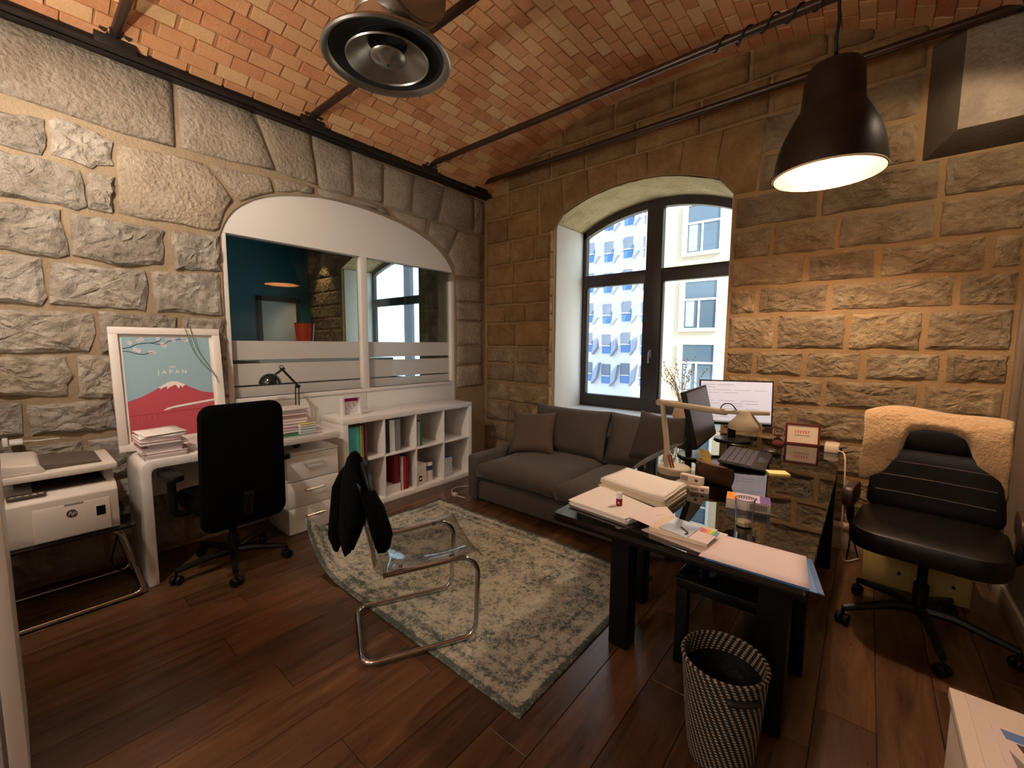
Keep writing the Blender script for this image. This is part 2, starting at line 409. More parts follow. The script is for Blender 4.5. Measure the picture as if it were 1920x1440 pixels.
for s in SA: stone(wall_left, s, fL, 0.022, MATS['limestone_dressed'], 0.005, n=14, jit=0.005, grow=.004)
for s in SB: stone(wall_left, s, fL, 0.02, MATS['limestone_dressed'], 0.005, n=14, jit=0.005, grow=.004)
for s in SR: stone(wall_left, s, fL, 0.026, MATS['limestone_rough'], 0.013, n=22, jit=0.008, grow=.009)
def course(parent, fn, u0, u1, v0, v1, wmin, wmax, mat, amp, depth=0.017, gap=0.022, joints=None):
    us = [u0]
    if joints: us += list(joints)
    else:
        while True:
            w = rnd.uniform(wmin, wmax)
            if us[-1] + w > u1 - wmin*0.6: break
            us.append(us[-1]+w)
    us.append(u1); g = gap/2
    for a, b in zip(us[:-1], us[1:]):
        stone(parent, [(a+g, v0+g), (b-g, v0+g), (b-g, v1-g), (a+g, v1-g)], fn, depth*rnd.uniform(.8, 1.2), mat, amp)
for v0, v1 in ((0.02, 0.29), (0.29, 0.57), (0.57, 0.86)):
    course(wall_left, fL, -0.55, 1.05, v0, v1, 0.3, 0.5, MATS['limestone_rough'], 0.014)
for v0, v1 in ((1.72, 1.94), (1.43, 1.72), (1.2, 1.43), (0.93, 1.2)):
    course(wall_left, fL, 3.362, 3.8, v0, v1, 0.5, 0.6, MATS['limestone_dressed'], 0.008)

# ---------------------------------------------------------------- back wall (facade of this room and the next one)
W1 = (-2.66, -0.915, 0.70, 2.755, 0.22)            # opening: x0, x1, sill, springing, rise
W2 = (-7.15, -4.99, 0.70, 2.755, 0.22)
BTH = 0.68
def seg_arch(w, x):
    hw = (w[1]-w[0])/2; xc = (w[0]+w[1])/2; R = (hw*hw+w[4]**2)/(2*w[4])
    return w[3] + math.sqrt(R*R-(x-xc)**2) - (R-w[4])
mb = MB(); TOP = 3.95
def col(a, b, z0a, z1a, z0b, z1b): mb.prism([(a, z0a), (b, z0b), (b, z1b), (a, z1a)], lambda u, v, d: Vector((u, BY+d, v)), 0, BTH)
col(-8.7, W2[0], -.1, TOP, -.1, TOP); col(W2[1], W1[0], -.1, TOP, -.1, TOP); col(W1[1], 0.95, -.1, TOP, -.1, TOP)
for w in (W1, W2):
    n = 14
    for i in range(n):
        a = w[0]+(w[1]-w[0])*i/n; b = w[0]+(w[1]-w[0])*(i+1)/n
        col(a, b, -.1, w[2], -.1, w[2]); col(a, b, seg_arch(w, a), TOP, seg_arch(w, b), TOP)
wall_back = struct(mb.build('wall_back', MATS['mortar_back'], merge=0.0005))
LV = [0.02, 0.26, 0.51, 0.76, 1.0, 1.22, 1.425, 1.70, 1.915, 2.135, 2.38, 2.64, 2.92, 3.2, 3.48, 3.76]
J = {9: [-0.62, -0.22, 0.28], 8: [-0.39, 0.01, 0.52], 7: [-0.7, -0.24, 0.40], 6: [-0.56, -0.12, 0.27], 5: [-0.69, -0.36, -0.02, 0.37], 4: [-0.54, -0.23, 0.28], 3: [-0.62, -0.4, 0.1]}
for i in range(len(LV)-1):
    v0, v1 = LV[i], LV[i+1]
    if v0 < 2.6:
        course(wall_back, fB, -0.905, 0.66, v0, v1, 0.35, 0.62, MATS['ochre_rough'], 0.010, joints=J.get(i), gap=0.034)
        course(wall_back, fB, -3.645, -2.70, v0, v1, 0.3, 0.5, MATS['ochre_rough' if v0 < 1.3 else 'ochre_smooth'], 0.008, depth=0.026)
    elif v0 < 3.1:
        course(wall_back, fB, -0.74, 0.17, v0, v1, 0.35, 0.6, MATS['ochre_rough'], 0.010, gap=0.03)
        course(wall_back, fB, -3.645, -2.86, v0, v1, 0.3, 0.5, MATS['ochre_smooth'], 0.008, depth=0.026)
    elif v0 < 3.4:
        course(wall_back, fB, -3.3, 0.17, v0, v1, 0.4, 0.7, MATS['ochre_smooth'], 0.008, depth=0.028)
    else:
        course(wall_back, fB, -2.9, -0.1, v0, v1-0.03, 0.35, 0.6, MATS['ochre_smooth'], 0.008, depth=0.028)
# smooth arch stones around the window head
xc = (W1[0]+W1[1])/2; nv = 7
for i in range(nv):
    a = W1[0]-0.16+(W1[1]-W1[0]+0.32)*i/nv; b = W1[0]-0.16+(W1[1]-W1[0]+0.32)*(i+1)/nv
    def low(x): return seg_arch(W1, min(max(x, W1[0]), W1[1]))+0.012 if W1[0] <= x <= W1[1] else 2.66
    k = 0.06
    poly = [(a+.004, low(a+.004)), ((a+b)/2, low((a+b)/2)), (b-.004, low(b-.004)), (b-.004+(b-xc)*k, 3.19), (a+.004+(a-xc)*k, 3.19)]
    stone(wall_back, poly, fB, 0.016, MATS['ochre_smooth'], 0.003, n=12, jit=0.003)
for x0, x1 in ((W1[0]-0.035, W1[0]-0.005),):
    z = 0.72
    while z < 2.7:
        h = rnd.uniform(.16, .3); stone(wall_back, [(x0, z), (x1, z), (x1, min(z+h, 2.72)-.008), (x0, min(z+h, 2.72)-.008)], fB, 0.012, MATS['soffit_stone'], 0.004, n=8, jit=0.004); z += h
# protruding bevelled stone below the right hand beam
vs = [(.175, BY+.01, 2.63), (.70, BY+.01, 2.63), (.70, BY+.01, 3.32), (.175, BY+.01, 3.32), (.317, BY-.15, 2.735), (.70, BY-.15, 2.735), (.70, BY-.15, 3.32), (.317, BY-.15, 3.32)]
front = [(p[0]-(.0), p[1], p[2]) for p in vs[4:]]
fr_ = MB(); nU, nV = 12, 12
fr_.grid(nU, nV, lambda i, j: Vector((.317+.383*i, BY-.15-.006*mnoise.noise(Vector((i*5, j*7, 2))), 2.735+.585*j)))
fr_.build('corbel_stone', MATS['limestone_dressed'], wall_back, smooth=True)
MB().add(vs, [(0,1,2,3), (0,4,5,1), (0,3,7,4), (3,2,6,7), (1,5,6,2)]).build('corbel_sides', plain('corbel_side_brown', rgb(92, 78, 62), .9, bump=(50, .5, .006), var=.15), wall_back, bevel=.006)  # side faces coloured darker than the front stone
# lining of the window reveal: rough soffit, white side panels, pale sill
def soffit(w, y0, y1, name='soffit', mat=None):
    def fn(i, j):
        x = w[0]+0.0+(w[1]-w[0])*i; return Vector((x, y0+(y1-y0)*j, seg_arch(w, x)-0.006-0.006*rnd.random()))
    return MB().grid(22, 12, fn).build(name, mat or MATS['soffit_stone'], wall_back, smooth=True)
for w in (W1, W2):
    soffit(w, BY+0.004, BY+0.60)
    for s, x in ((1, w[0]), (-1, w[1])):
        MB().box(min(x, x+s*.014), max(x, x+s*.014), BY+.045, BY+.60, w[2], w[3]-.015).build('reveal_panel', white_wall, wall_back, bevel=.003)
    MB().box(w[0]+.014, w[1]-.014, BY+.02, BY+.60, w[2], w[2]+.025).build('window_sill', plain('sill_white', rgb(222, 226, 230), 0.3), wall_back, bevel=.004)

# ---------------------------------------------------------------- dark framed casement windows
frame_mat = plain('window_frame_dark', rgb(44, 39, 36), 0.42, 0.1)
def window(name, w, y):
    r = bpy.data.objects.new(name, None); COL.objects.link(r); r.location = ((w[0]+w[1])/2, y, w[2]); struct(r)
    ox, oz = r.location.x, r.location.z
    hw = (w[1]-w[0])/2; g = lambda u, v, d: Vector((u, d, v))
    top = lambda x: seg_arch(w, x+ox)-0.012-oz
    def band(a, b, z0, z1, d0, d1, nm, m=frame_mat):      # vertical or horizontal bar
        MB().box(a, b, d0, d1, z0, z1).build(nm, m, r, bevel=.004)
    mb = MB(); n = 16; pts = [(-hw+2*hw*i/n) for i in range(n+1)]
    for a, b in zip(pts[:-1], pts[1:]):
        mb.prism([(a, top(a)-.085), (b, top(b)-.085), (b, top(b)), (a, top(a))], g, -.035, .035)
    mb.build('head_frame', frame_mat, r, merge=.0005)
    band(-hw, -hw+.06, .025, top(-hw), -.035, .035, 'side_frame'); band(hw-.06, hw, .025, top(hw), -.035, .035, 'side_frame')
    band(-hw+.06, hw-.06, .025, .17, -.035, .035, 'bottom_rail')
    band(-.085, .085, .17, top(0)-.085, -.045, .035, 'mullion')
    zt = 2.183-oz-.0
    band(-hw+.06, -.085, zt-.068, zt+.068, -.04, .035, 'transom'); band(.085, hw-.06, zt-.068, zt+.068, -.04, .035, 'transom')
    for s in (-1, 1):
        a, b = sorted((s*.085, s*(hw-.06)))
        band(a, a+.022, .17, zt-.068, -.03, .03, 'casement_stile'); band(b-.022, b, .17, zt-.068, -.03, .03, 'casement_stile')
        MB().box(a+.022, b-.022, -.006, .006, .17, zt-.068).build('pane', glass, r)
        mb = MB(); xs = [a+(b-a)*i/8 for i in range(9)]
        for p, q in zip(xs[:-1], xs[1:]):
            mb.prism([(p, zt+.068), (q, zt+.068), (q, top(q)-.085), (p, top(p)-.085)], g, -.006, .006)
        mb.build('pane', glass, r, merge=.0005)
    h = MB().box(-.012, .012, -.06, -.045, .62, .70).tube([(0, -.06, .68), (0, -.085, .68), (0, -.09, .65), (0, -.09, .56)], .008, 8).build('handle', plain('handle_grey', rgb(150, 150, 150), 0.35, 0.8), r)
    return r
window('window_1', W1, BY+0.625); window('window_2', W2, BY+0.625)

# ---------------------------------------------------------------- right wall, front wall, baseboards, neighbouring room shell
plaster = plain('grey_plaster', rgb(116, 100, 84), 0.85, bump=(60, 0.15), var=0.08)
wall_right = struct(MB().box(RX, RX+0.25, FY-.25, BY+0.68, -.1, 3.6).build('wall_right', plaster))
struct(MB().box(LX-0.3, RX+0.25, FY-0.25, FY, -.1, 4.0).build('wall_front', white_wall))
bb = plain('baseboard_beige', rgb(176, 158, 138), 0.5)
o = MB().box(-0.95, RX, BY-.095, BY-.03, 0, .17).build('baseboard_back', bb, bevel=.006); struct(o)
MB().box(-0.95, RX, BY-.105, BY-.03, .155, .185).build('cap', plain('baseboard_cap', rgb(206, 176, 150), 0.5), o, bevel=.004)
struct(MB().box(RX-.02, RX, FY, BY-.1, 0, .12).build('baseboard_right', bb, bevel=.004))
MB().box(RX-.03, RX, BY-.16, BY-.10, 0, 2.3).build('trim_1', plaster, None, bevel=.005)['kind'] = 'structure'

# ---------------------------------------------------------------- brick vault
mb = MB()
def shell(mb, r0, r1, y0, y1, n=40):
    xs = [LX-0.12+(RX-LX+0.24)*i/n for i in range(n+1)]
    for a, b in zip(xs[:-1], xs[1:]):
        mb.prism([(a, vault_z(a, r0)), (b, vault_z(b, r0)), (b, vault_z(b, r1)), (a, vault_z(a, r1))], lambda u, v, d: Vector((u, d, v)), y0, y1)
shell(mb, VR+0.009, VR+0.25, FY-0.2, BY+0.25)
ceiling = struct(mb.build('ceiling', MATS['mortar_vault'], merge=.0005))
BL, BW, BT, GAP = 0.192, 0.092, 0.05, 0.0035
brick_meshes = []
for k in range(12):
    j = lambda: rnd.uniform(-.0025, .0025)
    el = rnd.choice((0, 0, .004, .009))
    vs = [Vector((x+(j() if z == 0 else 0), y*(1-el/BL*2)+(j() if z == 0 else 0), z+(rnd.uniform(0, .006) if z == 0 else 0))) for x in (-BW/2, BW/2) for y in (-BL/2, BL/2) for z in (0, BT)]
    me = MB().add(vs, [(0,1,3,2), (4,6,7,5), (0,4,5,1), (2,3,7,6), (0,2,6,4), (1,5,7,3)]).mesh('brick', bevel=.003, bseg=1)
    me.materials.append(MATS['vault_brick']); brick_meshes.append(me)
th0 = math.asin((LX-0.05-VCX)/VR); th1 = math.asin((RX+0.05-VCX)/VR); dth = (BW+GAP)/VR
places = []; th = th0; row = 0
CAMV = Vector((0, 0, 1.46)); Minv = cam.matrix_world.inverted()
while th < th1:
    off = (0.5*(row % 2) + rnd.uniform(-.13, .13)) * (BL+GAP); y = FY - off
    while y < BY:
        yc = y + BL/2
        if yc - BL/2 < BY-.01 and yc > FY: places.append((th, yc))
        y += BL+GAP
    th += dth; row += 1
def brick_m(th, yc):
    r = VR - 0.004*rnd.random()
    return Matrix.Translation((VCX+r*math.sin(th), yc, VZC+r*math.cos(th))) @ Matrix.Rotation(th + rnd.uniform(-.012, .012), 4, 'Y') @ Matrix.Rotation(rnd.uniform(-.008, .008), 4, 'Z')
scored = []
for th, yc in places:
    p = Vector((VCX+VR*math.sin(th), yc, VZC+VR*math.cos(th))); c = Minv @ p
    vis = c.z < -0.2 and abs(c.x/c.z)*792.34 < 985 and abs(c.y/c.z)*792.34 < 745
    n = Vector((-math.sin(th), 0, -math.cos(th))); d = CAMV - p
    scored.append((n.dot(d.normalized())/d.length_squared if vis else 0, th, yc))
scored.sort(reverse=True)
stuff = MB()
for i, (s, th, yc) in enumerate(scored):
    m = brick_m(th, yc)
    if i < 300 and s > 0:
        o = bpy.data.objects.new('brick', rnd.choice(brick_meshes)); COL.objects.link(o); o.parent = ceiling; o.matrix_local = m
    else: stuff.box(-BW/2, BW/2, -BL/2, BL/2, 0, BT, m)
o = stuff.build('bricks', MATS['vault_brick'], ceiling); o['kind'] = 'stuff'

# ---------------------------------------------------------------- steel edge beams and tie rods
def beam(x, s, label):
    t = thing('ceiling_beam', label, 'beam', (x, 0, 3.175))
    MB().box(min(s*.085, s*.105), max(s*.085, s*.105), FY, BY-.005, 0.0, 0.165).build('web', black_steel, t, bevel=.003)
    MB().box(min(0, s*.135), max(0, s*.135), FY, BY-.005, 0, .022).build('bottom_flange', black_steel, t, bevel=.003)
    MB().box(min(s*.07, s*.135), max(s*.07, s*.135), FY, BY-.005, .165, .185).build('top_flange', black_steel, t, bevel=.003)
    return t
beam(LX+.002, 1, 'dark steel beam along the top of the left stone wall'); beam(RX-.002, -1, 'dark steel beam along the top of the right wall')
def tie_rod(y, label, z=3.275):
    t = thing('tie_rod', label, 'tie rod', (0, y, z), 0, 'steel tie rods across the vault')
    MB().tube([(LX+.12, 0, 0), (RX-.12, 0, 0)], .026, 14).build('rod', plain('rod_brown', rgb(66, 48, 38), 0.32, 0.5), t, smooth='auto')
    for x, s in ((LX+.11, 1), (RX-.11, -1)):
        m = Matrix.Translation((x, 0, 0))
        mb = MB(); xa, xb = sorted((0, s*.03))
        mb.box(xa, xb, -.095, .095, -.085, .06, m)
        b = mb.build('bracket', black_steel, t, bevel=.004)
        for d in (-.055, .055):
            MB().tube([(x+s*.03, d, 0), (x+s*.06, d, 0)], .022, 6).build('bolt', plain('bolt_dark', rgb(70, 60, 50), 0.5, 0.5), t)
        MB().tube([(x+s*.03, 0, 0), (x+s*.075, 0, 0)], .032, 8).build('nut', black_steel, t)
    return t
for y, l in ((0.54, 'brown tie rod nearest the camera, at the top left corner'), (1.71, 'brown tie rod passing behind the round ceiling diffuser'), (2.907, 'brown tie rod that carries the pendant lamp cable'), (3.66, 'brown tie rod closest to the window wall')):
    tie_rod(y, l, 3.275 if y < 3.5 else 3.30)

# ---------------------------------------------------------------- arched white partition with interior glazing
pt = bpy.data.objects.new('window_3', None); COL.objects.link(pt); pt.location = (LX, 2.2, 0); struct(pt)
PX = -0.012
def fP(u, v, d): return Vector((d, u-2.2, v))
mb = MB(); G0, G1 = 1.022, 2.262
outer = ARCH[1:-1]
for a, b in zip(outer[:-1], outer[1:]):
    if b[0]-a[0] > 1e-4: mb.prism([(a[0], G1), (b[0], G1), (b[0], max(arch_z(b[0]) , G1+.001)), (a[0], max(2.24 if a[0] < 1.056 else arch_z(a[0]), G1+.001))], fP, PX-.08, PX)
mb.build('arched_head', white_wall, pt, merge=.0004)
def pbox(nm, y0, y1, z0, z1, d0=PX-.08, d1=PX, m=white_wall, bevel=.003): return MB().box(d0, d1, y0-2.2, y1-2.2, z0, z1).build(nm, m, pt, bevel=bevel)
pbox('jamb', 1.057, 1.096, 0, G1); pbox('jamb', 3.31, 3.353, 0, G1 - .1); pbox('mullion', 2.18, 2.245, G0, G1)
pbox('lower_panel', 1.096, 2.212, 0, G0, d1=PX-.004); pbox('lower_panel', 2.216, 3.31, 0, G0, d1=PX-.004)
pbox('rail', 1.096, 3.31, G0-.035, G0, d1=PX+.006)
frost = NT('frosted_film'); frost.set(color=rgb(214, 208, 198), rough=0.55, trans=0.25, ior=1.2); MATS['frosted_film'] = frost.m
inner_glass = see_glass('partition_glass', (0.80, 0.86, 0.86, 1), 1.5, 0.0, 0.03)
for y0, y1 in ((1.096, 2.18), (2.245, 3.31)):
    g = pbox('pane', y0, y1, G0, G1, PX-.062, PX-.054, inner_glass, 0)
    for z0, z1 in ((1.318, 1.468), (1.118, 1.288), (G0, 1.104)):
        o = MB().box(PX-.0535, PX-.0515, y0-2.2, y1-2.2, z0, z1).build('frosted_band', frost.m, g)
    for yy in (y0, y1-.008): pass

# ---------------------------------------------------------------- the room beyond the glass
NX0, NX1 = -8.4, LX-LTH
struct(MB().box(NX0, NX1, -1.2, BY, -.06, 0).build('floor_beyond', wood_mat('floor_beyond', rgb(78, 46, 26), rgb(116, 74, 44), rgb(142, 96, 60))))
struct(MB().box(NX0-.2, NX1, -1.2, BY+.02, 3.45, 3.6).build('ceiling_beyond', plain('dark_ceiling', rgb(52, 60, 62), 0.8)))
teal = plain('teal_paint', rgb(6, 104, 120), 0.5, var=0.06)
wt = struct(MB().box(NX0-.2, NX0, -1.2, BY, 0, 3.5).build('wall_teal', teal))
struct(MB().box(NX0-.2, NX1, -1.4, -1.2, 0, 3.5).build('wall_beyond', teal))
for i in range(len(LV)-1):
    if LV[i] < 3.3:
        course(wall_back, fB, NX0+.01, W2[0]-.02, LV[i], LV[i+1], 0.4, 0.62, MATS['ochre_rough'], 0.01)
        course(wall_back, fB, W2[1]+.02, NX1-.01, LV[i], LV[i+1], 0.4, 0.6, MATS['ochre_rough'], 0.01)
# ---------------------------------------------------------------- pendant lamp
def lamp_light(name, typ, parent, loc, energy, color, size=0.05, **kw):
    d = bpy.data.lights.new(name, typ); d.energy = energy; d.color = color
    if typ in ('POINT', 'SPOT'): d.shadow_soft_size = size
    for k, v in kw.items(): setattr(d, k, v)
    o = bpy.data.objects.new(name, d); COL.objects.link(o); o.parent = parent; o.location = loc
    return o
WARM = (1.0, 0.80, 0.58)
t = thing('pendant_lamp', 'large dark brown bell pendant lamp hanging over the glass desk', 'lamp', (-0.232, 2.907, 2.372))
prof = [(.252, 0), (.25, .04), (.243, .10), (.228, .165), (.205, .225), (.178, .28), (.154, .325), (.144, .345), (.141, .36), (.135, .45), (.129, .52), (.116, .548), (.09, .56), (.02, .562)]
dark = plain('lamp_brown', rgb(34, 25, 22), 0.42, 0.2)
MB().lathe(prof, 48, cap=False).build('shade', dark, t, smooth='auto', recalc=True)
inner = [(r-.006, z+.0005) for r, z in prof[:8]] + [(.118, .36), (.1, .48), (.01, .5)]
MB().lathe(inner, 48, cap=False).build('inner_reflector', plain('lamp_inner', rgb(150, 104, 54), 0.5), t, smooth='auto')
MB().lathe([(.252, 0), (.255, .004), (.252, .009), (.246, .004), (.246, 0)], 48, cap=False).build('rim', plain('rim_cream', rgb(236, 216, 190), 0.4), t, smooth=True)
MB().lathe([(0.0, -.045), (.03, -.036), (.045, -.012), (.045, .012), (.032, .05), (.02, .08), (.018, .12)], 24, (0, 0, .255)).build('bulb', emit('bulb_warm', (1, .74, .42, 1), 4), t, smooth=True)
MB().lathe([(.026, .375), (.026, .47)], 16).build('socket', black_plastic, t)
MB().lathe([(.012, .56), (.014, .60), (.006, .63)], 12).build('cable_grip', black_plastic, t)
pth = [(0, 0, .62), (-.004, 0, .70), (.004, 0, .78), (-.002, 0, .85), (0, 0, .925)]
MB().tube(pth, .008, 8).build('cable', plain('cable_black', rgb(16, 14, 13), 0.6), t, smooth=True)
# the cable is wound round the tie rod on its way to the left
w = []
for i in range(90):
    a = i*0.36; x = 0.0 - 0.64*i/89
    rr = .031 + .016*max(0, math.sin(i*.21))**3
    w.append((x, rr*math.cos(a), .903 + rr*math.sin(a)))
MB().tube(w, .0055, 6).build('cable_winding', MATS['cable_black'], t, smooth=True)
lamp_light('pendant_bulb_light', 'POINT', t, (0, 0, .17), 56, WARM, .05)

# ---------------------------------------------------------------- spotlight on the right hand beam
t = thing('wall_spotlight', 'small black spotlight on the right hand ceiling beam', 'spotlight', (.50, 3.02, 3.16))
aim = (Vector((0.02, 3.85, 1.75)) - Vector((.50, 3.02, 3.05))).normalized()
q = aim.to_track_quat('-Z', 'Y').to_matrix().to_4x4()
m = Matrix.Translation((0, 0, -.11)) @ q
MB().lathe([(.05, -.07), (.055, -.07), (.055, .08), (.03, .1), (0, .1)], 20, cap=False).xform(m).build('can', black_plastic, t, smooth='auto')
MB().lathe([(.0, -.03), (.048, -.03)], 20, cap=False).xform(m).build('lens', emit('spot_lens', (1, .8, .55, 1), 20), t)
MB().tube([(0, 0, -.03), (0, 0, .02), (.1, 0, .06)], .012, 8).build('bracket', black_plastic, t)
l = lamp_light('spotlight_light', 'SPOT', t, (0, 0, 0), 12, (1.0, .79, .56), .03, spot_size=math.radians(128), spot_blend=.4)
l.location = m @ Vector((0, 0, -.08)); l.rotation_euler = q.to_euler()

# ---------------------------------------------------------------- unseen paper lanterns added behind the camera as fill light
def lantern(x, y, z, R, label, e):
    t = thing('fill_lantern', label, 'lamp', (x, y, z), 0, 'added fill lanterns behind the camera')
    MB().lathe([(R*math.cos(a), R*.92*math.sin(a)) for a in [(-78+6*k)*PI/180 for k in range(27)]], 36, cap=False).build('paper_shade', emit('fill_lantern_glow_%d' % e, (1.0, .90, .78, 1), e), t, smooth=True)
    MB().lathe([(.01, R*.93), (R*.22, R*.9), (R*.22, R*.88)], 20, cap=False).build('top_ring', black_steel, t)
    MB().tube([(0, 0, R*.9), (0, 0, vault_z(x)-z)], .005, 8).build('cable', MATS['cable_black'], t)
lantern(-2.0, -1.35, 2.25, .26, 'added paper fill lantern, unseen behind the camera, the left one of two', 13)
lantern(-0.35, -1.45, 2.25, .26, 'added paper fill lantern, unseen behind the camera, the right one of two', 8)
# unseen spotlight, added to brighten the left wall
t = thing('wall_spotlight', 'added black spotlight, unseen behind the camera, brightening the left stone wall', 'spotlight', (-2.2, -.35, 3.12))
aim = Vector((-1.48, 1.15, -1.35)).normalized(); q = aim.to_track_quat('-Z', 'Y').to_matrix().to_4x4(); m = Matrix.Translation((0, 0, 0)) @ q
MB().lathe([(.05, -.07), (.055, -.07), (.055, .08), (.03, .1), (0, .1)], 20, cap=False).xform(m).build('can', black_plastic, t, smooth='auto')
MB().lathe([(.0, -.03), (.048, -.03)], 20, cap=False).xform(m).build('lens', emit('spot_lens', (1, .8, .55, 1), 20), t)
MB().tube([(0, 0, .06), (0, 0, vault_z(-2.2)-3.12)], .012, 8).build('stem', black_plastic, t)
l = lamp_light('fill_wash_light', 'SPOT', t, (0, 0, 0), 95, (1.0, .90, .78), .05, spot_size=math.radians(92), spot_blend=.8)
l.location = m @ Vector((0, 0, -.08)); l.rotation_euler = q.to_euler()
# unseen uplighter, added to brighten the ceiling and upper walls
t = thing('fill_uplighter', 'added fill uplighter on a pole, unseen behind the camera', 'lamp', (-2.35, -.75, 0))
MB().lathe([(0, 0), (.14, 0), (.14, .015), (.02, .03)], 28, cap=False).build('base', black_steel, t, smooth='auto')
MB().lathe([(.014, .02), (.014, 1.72)], 12).build('pole', black_steel, t, smooth='auto')
MB().lathe([(.014, 1.70), (.06, 1.73), (.13, 1.80), (.17, 1.90), (.168, 1.905), (.125, 1.81), (.05, 1.745), (0, 1.74)], 32, cap=False).build('bowl', plain('bowl_white', rgb(230, 226, 218), 0.6), t, smooth='auto')
MB().lathe([(0, 1.75), (.03, 1.755), (.03, 1.78), (0, 1.79)], 16, cap=False).build('bulb', emit('fill_uplight_bulb', (1, .84, .66, 1), 10), t, smooth=True)
lamp_light('fill_uplighter_light', 'POINT', t, (0, 0, 1.845), 75, (1.0, .90, .78), .07)

# ---------------------------------------------------------------- ventilation diffuser
vt = thing('ceiling_diffuser', 'round galvanised ventilation diffuser hanging from a metal duct', 'vent', (-1.915, 1.31, 2.84))
satin = plain('satin_steel', rgb(150, 146, 140), 0.34, 1.0)
MB().lathe([(.272, .020), (.288, .004), (.302, .0), (.309, .007), (.305, .018), (.285, .03), (.25, .044), (.20, .06), (.165, .08), (.150, .10), (.147, .10), (.162, .077), (.198, .055), (.246, .038), (.272, .020)], 64, cap=False).build('outer_ring', satin, vt, smooth='auto')
MB().lathe([(.192, .010), (.196, .002), (.200, .008), (.17, .035), (.12, .065), (.085, .10), (.08, .10), (.115, .062), (.165, .03), (.192, .010)], 64, cap=False).build('middle_cone', satin, vt, smooth='auto')
MB().lathe([(0, -.012), (.018, -.01), (.03, -.002), (.06, .006), (.085, .018), (.088, .024), (.06, .03), (.03, .06), (0, .07)], 48, cap=False).build('centre_cone', satin, vt, smooth='auto')
MB().lathe([(0, -.016), (.006, -.0155), (.007, -.011)], 12, cap=False).build('screw', plain('screw_dark', rgb(60, 58, 56), 0.4, 0.8), vt)
for k in range(3):
    a = k*2*PI/3+.5
    MB().tube([(.03*math.cos(a), .03*math.sin(a), .05), (.2*math.cos(a), .2*math.sin(a), .12)], .005, 6).build('spoke', black_steel, vt)
MB().lathe([(.268, .0185), (.255, .028), (.21, .046), (.165, .070), (.10, .085), (0, .09)], 48, cap=False).build('throat_shade', plain('throat_shade_black', rgb(14, 13, 13), .8), vt, smooth=True)  # black liner paints the shade into the gap behind the rings
MB().lathe([(.149, .07), (.148, .30)], 48, cap=False).build('neck', galv, vt, smooth='auto')
MB().lathe([(.150, .18), (.154, .185), (.154, .20), (.150, .205)], 48, cap=False).build('neck_seam', galv, vt, smooth=True)
R = .18                                                                    # cross drum above the neck, then a duct up to the vault
rot = Matrix.Translation((.03, .01, .30)) @ Matrix.Rotation(PI/2, 4, 'Y')
MB().lathe([(0, -.07), (R-.004, -.07), (R, -.066), (R, .18), (R-.01, .184), (0, .184)], 48, cap=False).xform(rot).build('drum', galv, vt, smooth='auto')
for xx in (.165,):
    MB().lathe([(R+.001, xx-.014), (R+.011, xx-.010), (R+.011, xx+.010), (R+.001, xx+.014)], 48, cap=False).xform(rot).build('drum_collar', galv, vt, smooth='auto')
MB().lathe([(.148, .36), (.148, .905)], 40, (.03, .01, 0), cap=False).build('duct', galv, vt, smooth='auto')
for k in range(6):
    an = k*PI/3+.3; MB().lathe([(0, .0), (.006, 0), (.005, .005), (0, .006)], 8).xform(rot @ Matrix.Translation(((R)*math.cos(an), (R)*math.sin(an), .10)) @ Matrix.Rotation(an, 4, 'Z') @ Matrix.Rotation(PI/2, 4, 'Y')).build('rivet', MATS['screw_dark'], vt)

# ---------------------------------------------------------------- outside
ground = struct(MB().box(-60, 40, 4.6, 70, -5.2, -5.0).build('ground_outside', plain('street', rgb(206, 200, 190), 0.9)))
cream = plain('cream_stone', rgb(178, 160, 134), 0.85, bump=(3, 0.1), var=0.03)
pane_grey = plain('far_glass', rgb(66, 80, 90), 0.12, 0.0, spec=0.8)
pane_blue = plain('far_glass_blue', rgb(62, 98, 150), 0.15)
def building(name, label, x0, x1, y, z1, mat, loc): 
    t = room_thing(name, label, 'building', loc); MB().box(x0, x1, y, y+6, -5, z1).build('wall', mat, t); return t
b = building('apartment_building', 'cream stone apartment building across the street, right of the window bar', -5.95, 6, 14, 16, cream, (0, 14, -5))
wf = plain('far_frame', rgb(190, 186, 178), 0.5)
for k, z in enumerate((-3.1, -1.1, .98-.73, 1.98, 4.31, 6.6)):
    pass
for x in (-4.58, -1.9, .8, 3.4):
    for z0, z1 in ((-2.0, -.5), (0.0, 1.46), (1.98, 3.42), (4.32, 5.75), (6.7, 8.1)):
        w0, w1 = x, x+.95
        f = MB().box(w0-.14, w0, 13.9, 14.02, z0, z1+.06).box(w1, w1+.06, 13.94, 14.02, z0, z1+.06).box(w0-.14, w1+.06, 13.9, 14.02, z0-.1, z0).box(w0, w1, 13.96, 14.02, z1, z1+.06).build('window', wf, b)
        MB().box(w0, w1, 13.985, 14.01, z0, z1).build('pane', pane_grey, f)
        MB().box(w0, w1, 13.955, 14.0, z0+.86, z0+.92).build('glazing_bar', wf, f)
        MB().box(w0+.42, w0+.47, 13.96, 14.0, z0, z0+.86).build('glazing_bar', wf, f)
        MB().box(w0+.05, w0+.30, 13.975, 13.99, z0+.05, z0+.85).build('curtain', plain('curtain_pale', rgb(130, 146, 150), 0.9), f)
for z in (-.25, 1.72, 4.0, 6.2): MB().box(-5.95, 6, 13.985, 14.02, z-.012, z+.012).build('course_line', plain('joint_pale', rgb(206, 192, 168), 0.9), b)  # course joints in a paler tone than the stone
b2 = building('office_building', 'white office building with slanted fins, far behind on the left', -30, -9.5, 30, 22, plain('white_render', rgb(182, 182, 188), 0.8), (-18, 30, -5))
